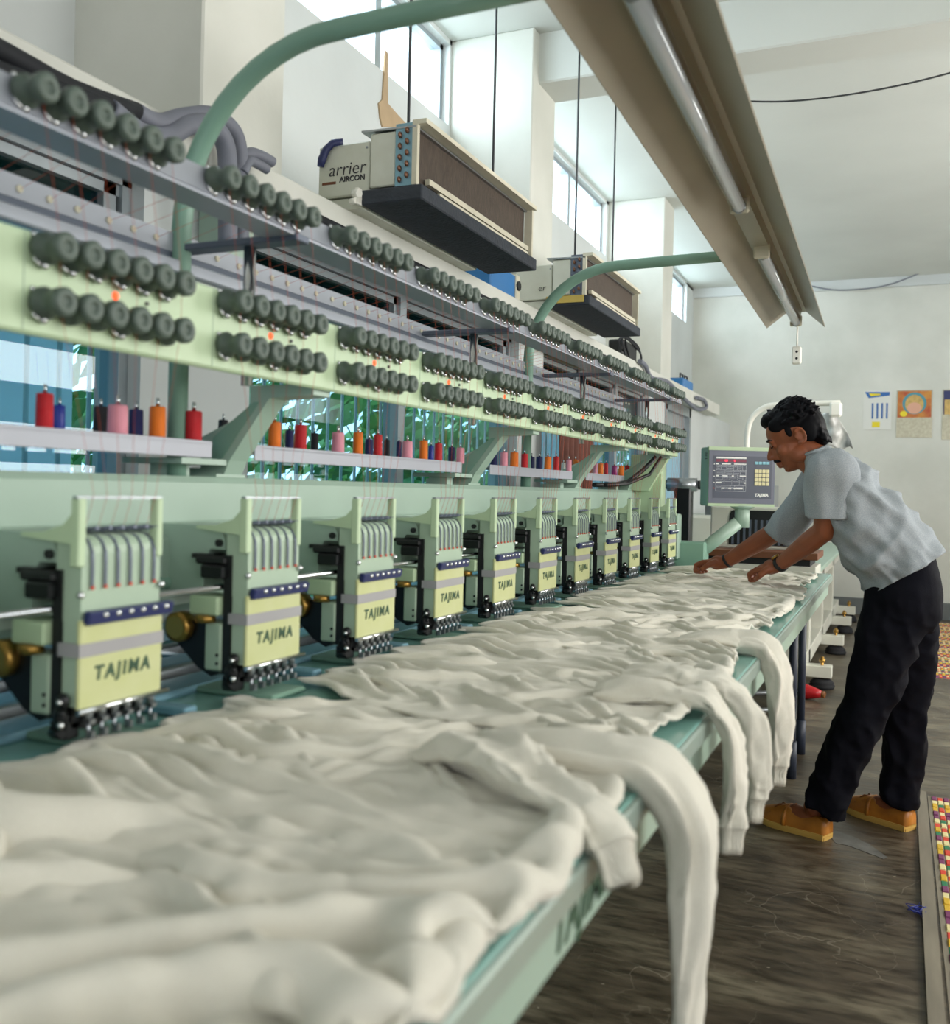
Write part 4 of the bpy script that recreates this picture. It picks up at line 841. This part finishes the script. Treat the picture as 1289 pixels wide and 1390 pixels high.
mat('poster_red', '#a8392c', .4, var=.5, scale=9, col2='#c98a3a'); mat('poster_teal', '#4d8f9c', .4); mat('poster_gold', '#d6b36a', .4, var=.3, scale=30); mat('poster_skin', '#d8a58c', .5); mat('silver_sheet', '#c3bda6', .25, .2, var=.2, scale=40)
put('sheet', MB().box(x0, x1, YB-.006, YB, z0, z1), 'silver_sheet', t)
put('picture', MB().box(x0+.01, x1-.01, YB-.008, YB-.006, z0+H_*.42, z1-.01), 'poster_red', t); cx = (x0+x1)/2; cz = z0+H_*.68
def disc(cx, cz, rx, rz, y, m, nm): put(nm, MB().prism([(cx+rx*math.cos(2*math.pi*i/24), cz+rz*math.sin(2*math.pi*i/24)) for i in range(24)], 1, y-.001, y), m, t)
disc(cx, cz+.02, W_*.34, H_*.23, YB-.008, 'poster_teal', 'arch_shape'); disc(cx, cz+.01, W_*.26, H_*.2, YB-.009, 'poster_gold', 'arch_shape'); disc(cx, cz-.03, W_*.2, H_*.12, YB-.010, 'poster_skin', 'round_shape')
disc(cx-W_*.3, z0+H_*.5, W_*.1, H_*.06, YB-.009, 'yellow_tape', 'round_shape'); disc(cx+W_*.28, z0+H_*.5, W_*.1, H_*.06, YB-.009, 'poster_red', 'round_shape')
x0, x1, z0, z1 = wallrect(1279, 529, 1320, 597); W_, H_ = x1-x0, z1-z0; t = thing('wall_poster', 'shiny silver picture calendar with a dark blue upper part', 'poster', ((x0+x1)/2, YB-.004, z0))
put('sheet', MB().box(x0, x1, YB-.006, YB, z0, z1), 'silver_sheet', t); put('picture', MB().box(x0+.01, x1-.01, YB-.008, YB-.006, z0+H_*.5, z1-.01), 'navy_plastic', t); put('picture_base', MB().box(x0+.02, x0+.16, YB-.009, YB-.007, z0+H_*.5, z0+H_*.8), 'poster_gold', t)
# wires
one('ceiling_wire', MB().tube(smoothpath([onY(x, y, 5.5) for x, y in ((930, 132), (1035, 138), (1110, 134), (1200, 120), (1289, 99), (1420, 60))]), .005, n=6), 'rod', 'thin dark wire sagging below the ceiling beyond the trough lamp', 'wire')
one('wall_wire', MB().tube(smoothpath([onY(x, y, 10.9) for x, y in ((1100, 388), (1140, 394), (1200, 388), (1250, 370), (1289, 354), (1360, 310))]), .007, n=6), 'pipe_grey', 'pale cable sagging across the top of the back wall', 'wire')
# ------------------------------------------------------------------ floor things
def woven_mat(name, x0, x1, y0, y1, label):
    cols = ['#d8452f', '#e6d9a0', '#2f7d55', '#7a3a63', '#d9b02f']; cl = [lin(c) for c in cols]; rng = random.Random(4); RH = .05; rows = int((y1-y0)/RH); nc = int((x1-x0)/.022)
    vs = []; fs = []; fc = []; seqs = [(0, 3), (1, 3), (0, 4), (2, 4), (1, 1), (0, 3), (1, 2), (0, 4), (1, 0), (2, 1)]
    for r in range(rows):
        a, c = seqs[r % len(seqs)]
        for q in range(nc):
            k = len(vs); X = x0+q*.022; Y = y0+r*RH; up = .009 if (q+r) % 2 else .006; i = 0.0015
            vs += [(X, Y, .002), (X+.022, Y, .002), (X+.022, Y+RH, .002), (X, Y+RH, .002), (X+.004, Y+.002, up), (X+.018, Y+.002, up), (X+.018, Y+RH-.003, up), (X+.004, Y+RH-.003, up)]
            ff = [(4, 5, 6, 7), (0, 1, 5, 4), (1, 2, 6, 5), (2, 3, 7, 6), (3, 0, 4, 7)]; fs += [tuple(k+j for j in f) for f in ff]; fc += [cl[a if q % 2 else c]]*5
    mb = MB().add(vs, fs); me = mb.mesh(name); ca = me.color_attributes.new('Col', 'FLOAT_COLOR', 'CORNER')
    d_ = [];
    for p in me.polygons: d_ += [(*fc[p.index], 1)]*len(p.vertices)
    ca.data.foreach_set('color', [x for q in d_ for x in q])
    t = thing(name, label, 'mat', ((x0+x1)/2, (y0+y1)/2, 0)); o = put('weave', me, 'woven', t); o['kind'] = 'stuff'
    put('backing', MB().box(x0-.012, x1, y0-.012, y1+.012, 0, .004), 'plank', t); return t
vcol('woven', .7)
woven_mat('woven_mat', .15, 1.6, 1.6, 4.40, 'brightly checked woven mat lying beside the wooden plank')
woven_mat('woven_mat', .22, 1.7, 7.35, 10.7, 'faded orange woven mat by the back wall')
one('wooden_plank', MB().add([(.096, 4.44, 0), (.134, 4.44, 0), (.124, 1.6, 0), (.086, 1.6, 0), (.096, 4.44, .014), (.134, 4.44, .014), (.124, 1.6, .014), (.086, 1.6, .014)], [(4, 5, 1, 0), (5, 6, 2, 1), (6, 7, 3, 2), (7, 4, 0, 3), (7, 6, 5, 4), (0, 1, 2, 3)]), 'plank', 'grey wooden plank on the floor along the checked mat', 'plank')
random.seed(8); c = onZ(1245, 1240, 0); pts = [Vector((c.x+random.gauss(0, .018), c.y+random.gauss(0, .03), .004+random.random()*.014)) for _ in range(26)]
one('thread_tangle', MB().tube(smoothpath(pts, 4), .0012, n=4), 'thread_blue', 'small tangle of blue thread on the plank', 'thread')
p = onZ(1088, 947, 0); p.x += .05; t = thing('red_bottle', 'red plastic container lying under the table end', 'container', (p.x-.05, p.y, 0))
put('body', MB().lathe((p.x-.16, p.y, .048), (1, -.2, -.03), [(0, .03), (.02, .045), (.14, .046), (.2, .03), (.23, .02)], n=16), 'red_plastic', t); put('cap', MB().cyl((p.x+.06, p.y-.044, .041), (p.x+.085, p.y-.049, .040), .02, n=12), 'leather_dark', t)

mat('paint_smear', '#6c6b66', .5, var=.4, scale=20); fl = bpy.data.objects['floor']
sm = [onZ(x, y, 0) for x, y in ((1128, 1127), (1140, 1130), (1158, 1136), (1180, 1147), (1204, 1164), (1198, 1166), (1172, 1156), (1150, 1148), (1134, 1145), (1126, 1136))]
put('paint_stain', MB().prism([(p.x, p.y) for p in sm], 2, .0002, .0012), 'paint_smear', fl)
# ------------------------------------------------------------------ the worker
PM = thing('person', 'man in grey t-shirt and black trousers bending over the table, gripping fabric', 'person', (-.1, 3.8, 0))
def remesh(mb, vox, it=6, fac=.5): return smooth(baked(mb, [('REMESH', dict(mode='VOXEL', voxel_size=vox)), ('SMOOTH', dict(factor=fac, iterations=it))]))
pc, ps = math.cos(math.radians(25)), math.sin(math.radians(25)); HC = Vector((-.356, 3.8, 1.44))
HM = Matrix(((pc, 0, -ps), (0, 1, 0), (ps, 0, pc)))          # head pitched down, face towards -x
def hp(x, y, z): return HM @ Vector((x, y, z))+HC
B = MB()
def he(c, r, rot=0): B.ell(hp(*c), r, HM @ Matrix.Rotation(rot, 3, 'Y'), n=24, m=16)
he((.005, 0, .035), (.098, .075, .082)); he((.045, 0, .03), (.062, .070, .072)); he((-.035, 0, .03), (.058, .062, .068))
he((-.030, 0, -.035), (.058, .058, .07)); he((-.045, 0, -.078), (.036, .040, .036)); he((-.066, 0, -.098), (.016, .020, .014))
for s_ in (-1, 1):
    he((-.052, s_*.037, -.03), (.026, .022, .026)); he((-.010, s_*.048, -.065), (.036, .014, .03), .5); he((-.080, s_*.030, .018), (.012, .024, .009)); he((-.076, s_*.031, .0), (.012, .014, .011))
    # ear: rim, lobe and bowl
    for a in range(9):
        q = -1.9+a*.52; B.ell(hp(.022+.017*math.cos(q)+.004, s_*(.077+.006), -.008+.028*math.sin(q)), (.006, .005, .006), HM, n=8, m=6)
    he((.016, s_*.074, -.008), (.012, .007, .022)); he((.024, s_*.0755, -.006), (.017, .0045, .026)); he((.012, s_*.078, -.034), (.008, .006, .009)); he((.008, s_*.077, -.008), (.006, .005, .008))
B.cap(hp(-.086, 0, .008), hp(-.112, 0, -.030), .009, .011); he((-.110, 0, -.036), (.014, .012, .010)); he((-.100, .011, -.040), (.012, .008, .008)); he((-.100, -.011, -.040), (.012, .008, .008))
he((-.074, 0, -.028), (.026, .027, .042)); he((-.068, 0, .010), (.026, .044, .024)); he((-.084, 0, -.050), (.018, .024, .014)); he((-.088, 0, -.060), (.014, .024, .007)); he((-.090, 0, -.068), (.012, .022, .006)); he((-.086, 0, -.079), (.013, .020, .007))
# neck, trunk, arms
B.cap(hp(.012, 0, -.04), (-.262, 3.8, 1.345), .052, .056); B.cap(hp(-.01, 0, -.06), (-.275, 3.8, 1.33), .045, .05)
B.ell((-.205, 3.8, 1.285), (.07, .14, .075), n=20, m=12); B.cap((-.20, 3.8, 1.28), (.01, 3.8, 1.0), .10, .10); B.ell((.02, 3.8, .93), (.09, .13, .10), n=20, m=12)
SHL = [Vector((-.212, 3.645, 1.325)), Vector((-.238, 3.69, 1.10)), Vector((-.408, 3.84, .957))]
SHR = [Vector((-.245, 3.955, 1.33)), Vector((-.43, 4.00, 1.085)), Vector((-.640, 4.05, .945))]
for sh, el, wr in (SHL, SHR):
    B.cap(sh, el, .052, .040); B.ell(el, (.039, .039, .041), n=14, m=10); fa = el+(wr-el)*.3; B.cap(el, fa, .039, .040); B.cap(fa, wr, .040, .0265)
# hands: fists closed on the cloth
def hand(wr, fwd, palm_n, side, thumb_s):
    f = Vector(fwd).normalized(); n_ = Vector(palm_n); n_ = (n_-f*n_.dot(f)).normalized(); l = f.cross(n_)*thumb_s   # l points to the thumb side
    B.cap(wr, wr+f*.035, .026, .030); pal = wr+f*.055
    R_ = Matrix((f, l, n_)).transposed(); B.ell(pal, (.045, .040, .019), R_, n=16, m=10)
    for i, ln in enumerate((.92, 1., .95, .78)):
        base = wr+f*(.088-.004*abs(i-1))+l*(.029-.0195*i)-n_*.004; p1 = base+f*.034*ln+n_*.010; p2 = p1+n_*.026*ln+f*.004; p3 = p2-f*.020*ln+n_*.004
        B.cap(base-f*.02, base, .0105, .0105); B.cap(base, p1, .0102, .0095); B.cap(p1, p2, .0095, .0088); B.cap(p2, p3, .0088, .0078)
    t0 = wr+f*.03+l*.030; t1 = t0+f*.028+l*.018+n_*.014; t2 = t1+f*.026-l*.004+n_*.012; B.cap(t0, t1, .0135, .0115); B.cap(t1, t2, .0112, .009); B.ell(wr+f*.035+l*.022+n_*.006, (.026, .018, .016), R_, n=12, m=8)
hand(SHL[2], (-.80, .35, -.22), (-.2, .3, -.9), 0, 1); hand(SHR[2], (-.93, .2, -.12), (-.1, -.1, -1), 0, 1)
# legs, ankles and feet inside the shoes
LEG = [Vector((.015, 3.725, .88)), Vector((-.068, 3.69, .53)), Vector((-.205, 3.68, .09))]; REG = [Vector((.03, 3.885, .88)), Vector((.045, 3.93, .50)), Vector((.03, 3.955, .09))]
TOE = [onZ(1033, 1113, 0), onZ(1143, 1097, 0)]; HEEL = [onZ(1121, 1139, 0), onZ(1233, 1127, 0)]
for q in TOE+HEEL: q.z = .03
for lg, to, hl_ in ((LEG, TOE[0], HEEL[0]), (REG, TOE[1], HEEL[1])):
    dr = (to-hl_).normalized(); an = hl_+dr*.05+Vector((0, 0, .070)); B.cap(lg[0], lg[1], .07, .05); B.cap(lg[1]+Vector((.03, 0, 0)), an+Vector((.03, 0, .1)), .045, .032); B.cap(an+Vector((.03, 0, .1)), an, .032, .034)
    B.ell(an, (.036, .036, .04), n=14, m=10); B.cap(hl_+dr*.03+Vector((0, 0, .015)), hl_+dr*.12+Vector((0, 0, .03)), .030, .036); B.cap(hl_+dr*.10+Vector((0, 0, .03)), hl_+dr*.21+Vector((0, 0, .005)), .034, .022)
    for s_ in (-1, 1): B.ell(an+Vector((-dr.y, dr.x, 0))*s_*.028, (.014, .014, .016), n=10, m=8)
put('body', remesh(B, .0038, 5, .45), 'skin', PM)
# face details
for s_ in (-1, 1):
    put('eyebrow', MB().tube([hp(-.090, s_*.014, .020), hp(-.093, s_*.026, .025), hp(-.086, s_*.042, .024), hp(-.074, s_*.052, .017)], [.003, .0055, .005, .002], n=8), 'hair', PM)
    put('eyelash', MB().tube([hp(-.0865, s_*.018, -.002), hp(-.0895, s_*.030, -.004), hp(-.080, s_*.044, -.002)], [.0015, .003, .0015], n=8), 'hair', PM)
E_ = MB()
for s_ in (-1, 1): E_.tube([hp(-.1015, s_*.002, -.051), hp(-.0995, s_*.012, -.053), hp(-.088, s_*.025, -.059), hp(-.079, s_*.031, -.064)], [.004, .006, .005, .002], n=8)
put('moustache', E_, 'hair', PM)
# hair: a swept-back cap of overlapping locks
Hh = MB(); random.seed(12)
def hel(c, r): Hh.ell(hp(*c), r, HM, n=18, m=12)
hel((.022, 0, .058), (.098, .081, .078)); hel((.07, 0, .02), (.052, .074, .075)); hel((-.035, 0, .094), (.058, .060, .036)); hel((.085, 0, -.03), (.03, .060, .042))
for s_ in (-1, 1): hel((-.02, s_*.062, .062), (.05, .016, .03)); hel((.055, s_*.066, .0), (.032, .014, .045)); hel((-.008, s_*.071, .022), (.012, .007, .022))
for i in range(420):
    th = random.uniform(-2.6, 2.6); el = random.uniform(.0, 1.5)
    d_ = Vector((-math.cos(th)*math.cos(el), math.sin(th)*math.cos(el), math.sin(el)))
    p = Vector((.022+.092*d_.x, .076*d_.y, .052+.078*d_.z))
    if p.x < -.045 and p.z < .075: continue
    if p.x < .0 and p.z < .03: continue
    fl = Vector((.8, random.uniform(-.35, .35), -.25+.5*d_.z+random.uniform(-.2, .2)))
    if p.x < -.03 and random.random() < .8: fl = Vector((-.35+random.uniform(-.3, .5), random.uniform(-.5, .5), .75))
    q = p+d_*.010+fl*random.uniform(.012, .030); Hh.tube([hp(*p), hp(*((p+q)/2+d_*.008)), hp(*q)], [.006, .005, .0012], n=6)
for i in range(60):    # nape
    y = random.uniform(-.062, .062); p = Vector((.098-abs(y)*.25, y, random.uniform(-.05, .04))); q = p+Vector((.012, random.uniform(-.01, .01), -.028)); Hh.tube([hp(*p), hp(*((p+q)/2+Vector((.008, 0, 0)))), hp(*q)], [.009, .008, .002], n=6)
put('hair', remesh(Hh, .004, 2, .35), 'hair', PM)
# t-shirt: torso and sleeves lofted with open hems
def loft(secs, n=44, k=8, fold=None):
    """secs: (centre, half-thickness vector, half-width vector); Catmull-Rom between them"""
    P = []
    m = len(secs)
    def cr(a, b_, c_, d_, f): return .5*((2*b_)+(c_-a)*f+(2*a-5*b_+4*c_-d_)*f*f+(3*b_-a-3*c_+d_)*f**3)
    for i in range(m-1):
        q = [secs[max(i-1, 0)], secs[i], secs[i+1], secs[min(i+2, m-1)]]
        for j in range(k if i < m-2 else k+1):
            f = j/k; P.append([cr(*[Vector(s_[e]) for s_ in q], f) for e in range(3)])
    vs = []; T = len(P)
    for i, (c, a, b_) in enumerate(P):
        for j in range(n):
            th = 2*math.pi*j/n; cs, sn = math.cos(th), math.sin(th); ex = .82
            v = a*math.copysign(abs(cs)**ex, cs)+b_*math.copysign(abs(sn)**ex, sn)
            if fold: v = v*(1+fold(i/(T-1), th, c+v)/max(v.length, .01))
            vs.append(c+v)
    return vs, [(i*n+j, i*n+(j+1) % n, (i+1)*n+(j+1) % n, (i+1)*n+j) for i in range(T-1) for j in range(n)]
def rn(p, s, o): return 1-2*abs(mnoise.noise(Vector(p)*s+Vector((o, o*1.7, -o))))
def fold_torso(t, th, p):
    w = min(1, t*2.5); q = Vector(((p.x-.5*p.z)*1.1, p.y*.8, (p.z+.5*p.x)*.45)); 
    return w*(.024*(rn(q, 9, 1.3)-.5)+.016*(rn(Vector(((p.x+p.z)*1.3, p.y*.7, (p.z-p.x)*.35)), 13, 4.4)-.45))+(.012*math.sin(th*5+1)*max(0, t-.8)*4)
def fold_sleeve(t, th, p): return .010*(rn(Vector((p.x*1.2, p.y*1.2, p.z*.3)), 15, 2.2)-.5)+.009*(rn(Vector((p.x, p.y, p.z*.5)), 8, 6.1)-.5)
Yv = Vector((0, 1, 0)); sp = Vector((.225, 0, -.345)).normalized(); nr = Vector((sp.z, 0, -sp.x))*-1     # spine direction and its normal, towards the back
if nr.x < 0: nr = -nr
def sec(x, z, ht, hw): return (Vector((x, 3.8, z)), nr*ht, Yv*hw)
tv, tf = loft([sec(-.285, 1.385, .050, .062), sec(-.266, 1.362, .062, .085), sec(-.235, 1.325, .088, .155), sec(-.195, 1.275, .108, .188), sec(-.130, 1.185, .128, .190), sec(-.068, 1.090, .140, .185), sec(-.012, 1.015, .148, .188), sec(.022, .965, .146, .192), sec(.028, .955, .143, .192)], 90, 14, fold_torso)
TS = MB().add(tv, [f[::-1] for f in tf], True)
def sleeve(sh, el, hem_c, r0, rx, ry, ax_):
    d_ = (hem_c-sh).normalized(); a = Vector(ax_); a = (a-d_*a.dot(d_)).normalized(); b_ = d_.cross(a)
    s0 = sh-d_*.055+Vector((.005, 0, .01)); return loft([(s0, a*.02, b_*.02), (sh-d_*.035, a*.062, b_*.055), (sh+d_*.02, a*.082, b_*.068), ((sh+hem_c)/2, a*(rx*1.02), b_*(ry*.98)), (hem_c, a*rx, b_*ry)], 56, 9, fold_sleeve)
hl_c = onY(1129, 700, 3.655); d1 = sleeve(SHL[0], SHL[1], Vector((hl_c.x, 3.665, hl_c.z-.005)), .06, .084, .062, (1, 0, 0)); TS.add(d1[0], [f[::-1] for f in d1[1]], True)
d2 = sleeve(SHR[0], SHR[1], Vector((-.425, 3.99, 1.055)), .06, .070, .06, (0, 1, .0)); TS.add(d2[0], [f[::-1] for f in d2[1]], True)
put('t_shirt', smooth(baked(TS, [('SOLIDIFY', dict(thickness=.004, offset=-1))])), 'tshirt', PM)
# collar band
cl_ = MB().tube([Vector((-.283, 3.8, 1.385))+nr*(.053*math.cos(a))+Yv*(.066*math.sin(a))+sp*(.012*math.cos(a)) for a in [2*math.pi*i/28 for i in range(29)]], .006, n=8); put('collar', cl_, 'tshirt', PM)
# trousers
T_ = MB()
def tor(secs, n=30, k=6): v, f = loft(secs, n, k); T_.add(v, [q[::-1] for q in f], True); m = len(v)//n; kk = len(T_.v)-len(v); T_.f += [tuple(kk+i for i in range(n)), tuple(kk+(m-1)*n+i for i in range(n))[::-1]]; T_.sm += [True]*2
Xv = Vector((1, 0, 0)); tl = Vector((.93, 0, .36))
tor([(Vector((.016, 3.8, 1.000)), tl*.106, Yv*.15), (Vector((.024, 3.8, .965)), tl*.114, Yv*.158), (Vector((.026, 3.8, .90)), Xv*.126, Yv*.176), (Vector((.024, 3.8, .82)), Xv*.128, Yv*.172), (Vector((.018, 3.8, .76)), Xv*.11, Yv*.15)])
tor([(Vector((.012, 3.73, .90)), Xv*.112, Yv*.088), (Vector((-.005, 3.725, .78)), Xv*.115, Yv*.09), (Vector((-.045, 3.705, .62)), Xv*.098, Yv*.085), (Vector((-.078, 3.69, .50)), Xv*.088, Yv*.08), (Vector((-.145, 3.69, .33)), Xv*.080, Yv*.076), (Vector((-.198, 3.69, .18)), Xv*.076, Yv*.074), (Vector((-.222, 3.69, .10)), Vector((.068, 0, -.028)), Yv*.072)])
tor([(Vector((.036, 3.875, .90)), Xv*.110, Yv*.088), (Vector((.04, 3.885, .78)), Xv*.108, Yv*.09), (Vector((.044, 3.91, .62)), Xv*.096, Yv*.085), (Vector((.046, 3.93, .50)), Xv*.088, Yv*.08), (Vector((.040, 3.945, .33)), Xv*.078, Yv*.076), (Vector((.032, 3.955, .18)), Xv*.072, Yv*.072), (Vector((.025, 3.96, .085)), Vector((.068, 0, -.012)), Yv*.07)])
me = remesh(T_, .008, 4); co = np.empty(len(me.vertices)*3); no = np.empty_like(co); me.vertices.foreach_get('co', co); me.vertex_normals.foreach_get('vector', no); co = co.reshape(-1, 3); no = no.reshape(-1, 3)
dsp = np.array([.012*(rn((p[0]*1.4+p[2]*.5, p[1], p[2]*.55-p[0]*.4), 9, 3.1)-.55)+.006*(rn((p[0]+p[2]*.8, p[1]*.8, p[2]-p[0]*.7), 15, 8.2)-.5) for p in co])*np.clip((1.0-co[:, 2])*4, .1, 1)
me.vertices.foreach_set('co', (co+no*dsp[:, None]).ravel()); me.update(); tro = put('trousers', me, 'trouser', PM)
bl = MB(); ring = [Vector((.018, 3.8, .985))+tl*(.112*math.cos(a))+Yv*(.155*math.sin(a)) for a in [2*math.pi*i/40 for i in range(41)]]
for sgn in (0,): bl.tube(ring, .010, n=6)
bl.v = [(x, y, z) for x, y, z in bl.v]; put('belt', bl, 'black_plastic', tro)
# watch and wristband
def band(wr, el, t, r, w, m, nm):
    d_ = (el-wr).normalized(); c = wr+d_*t; return put(nm, MB().lathe(c-d_*w/2, d_, [(0, r), (.002, r+.003), (w-.002, r+.0035), (w, r+.0005)], n=20), m, PM)
wt = band(SHL[2], SHL[1], .012, .0275, .018, 'black_plastic', 'wristwatch'); d_ = (SHL[1]-SHL[2]).normalized(); up_ = Vector((-.5, -.1, .85)); up_ = (up_-d_*up_.dot(d_)).normalized(); c = SHL[2]+d_*.012+up_*.029
put('watch_case', MB().cyl(c, c+up_*.008, .016, n=18), 'brass', wt); put('watch_glass', MB().cyl(c+up_*.008, c+up_*.0095, .012, n=18), 'chrome', wt)
band(SHR[2], SHR[1], .010, .0268, .012, 'black_plastic', 'wristband')
# shoes: tan moccasins
def shoe(heel, toe):
    dr = toe-heel; dr.z = 0; dr.normalize(); sd = Vector((-dr.y, dr.x, 0)); base = Vector((heel.x, heel.y, 0))-dr*.012; LN = .285
    def oc(t): # half width along the shoe
        return .034+.012*math.sin(min(1, t/.72)*HP)**2 if t < .72 else .046*math.sqrt(max(0, 1-((t-.72)/.285)**2))
    N = 26; R = 16
    def ring(sc, z, lift): return [base+dr*(LN*(.02+.96*(.5-.5*math.cos(math.pi*i/N))))+sd*(s_*oc(.02+.96*(.5-.5*math.cos(math.pi*i/N)))*sc)+Vector((0, 0, z+lift*max(0, (.5-.5*math.cos(math.pi*i/N))-.72)**1.4)) for s_, rg in ((-1, range(N+1)), (1, range(N-1, 0, -1))) for i in rg]
    so = MB(); r0, r1, r2 = ring(1.04, 0, .05), ring(1.08, .012, .06), ring(1.08, .022, .06); n = len(r0)
    so.add(r0+r1+r2, [(k*n+j, k*n+(j+1) % n, (k+1)*n+(j+1) % n, (k+1)*n+j) for k in range(2) for j in range(n)]+[tuple(range(n))[::-1], tuple(range(2*n, 3*n))], False)
    # upper: cross-sections along the shoe
    up = []; q = 14; M_ = 22
    for i in range(M_+1):
        t = .015+.965*i/M_; w = oc(t)*1.0; z0 = .02+.05*max(0, t-.72)**1.4
        h = .062 if t < .12 else .062-.012*math.sin((t-.12)/.35*math.pi) if t < .47 else .072-.052*((t-.47)/.53)**1.6
        open_ = .10 < t < .50
        for j in range(q+1):
            a = math.pi*j/q; cs = math.cos(a); sn = math.sin(a)
            zz = h*sn**.6 if not open_ else h*min(1, sn**.6*1.15)
            if open_ and abs(cs) < .62: zz = h*.35
            up.append(base+dr*(LN*t)+sd*(w*cs*(1 if abs(cs) > .6 else 1))+Vector((0, 0, z0+zz)))
    um = MB().add(up, [(i*(q+1)+j, i*(q+1)+j+1, (i+1)*(q+1)+j+1, (i+1)*(q+1)+j) for i in range(M_) for j in range(q)]+[tuple(range(q+1))[::-1], tuple(range(M_*(q+1), (M_+1)*(q+1)))], True)
    o = put('shoe', um, 'leather', PM); put('sole', so, 'sole', o)
    put('heel_block', MB().add([p for p in [base+dr*a+sd*b_+Vector((0, 0, z)) for z in (0, .012) for a, b_ in ((.004, -.03), (.09, -.038), (.09, .038), (.004, .03))]], [(3, 2, 1, 0), (4, 5, 6, 7), (0, 1, 5, 4), (1, 2, 6, 5), (2, 3, 7, 6), (3, 0, 4, 7)]), 'sole', o)
    st = MB()
    for j in range(9): a = math.pi*(.16+.68*j/8); t = .66+.2*math.sin(a)**1.2; st.ell(base+dr*(LN*t)+sd*(.040*math.cos(a))+Vector((0, 0, .058-.02*math.sin(a)+.004)), (.006, .006, .006), n=8, m=6)
    put('apron_stitch', st, 'leather_dark', o)
    sp_ = MB().tube([base+dr*(LN*.54)+sd*(.047*math.cos(a))+Vector((0, 0, .022+.062*math.sin(a)**.7)) for a in [math.pi*i/12 for i in range(13)]], .008, n=8); put('saddle_strap', sp_, 'leather', o)
    ls = MB()
    for e_ in (-1, 1): ls.tube([base+dr*(LN*.60)+Vector((0, 0, .082)), base+dr*(LN*.66)+sd*e_*.016+Vector((0, 0, .084)), base+dr*(LN*.72)+sd*e_*.022+Vector((0, 0, .068))], .0035, n=6)
    put('lace', ls, 'leather_dark', o)
for a, c_ in zip(HEEL, TOE): shoe(a.copy(), c_.copy())
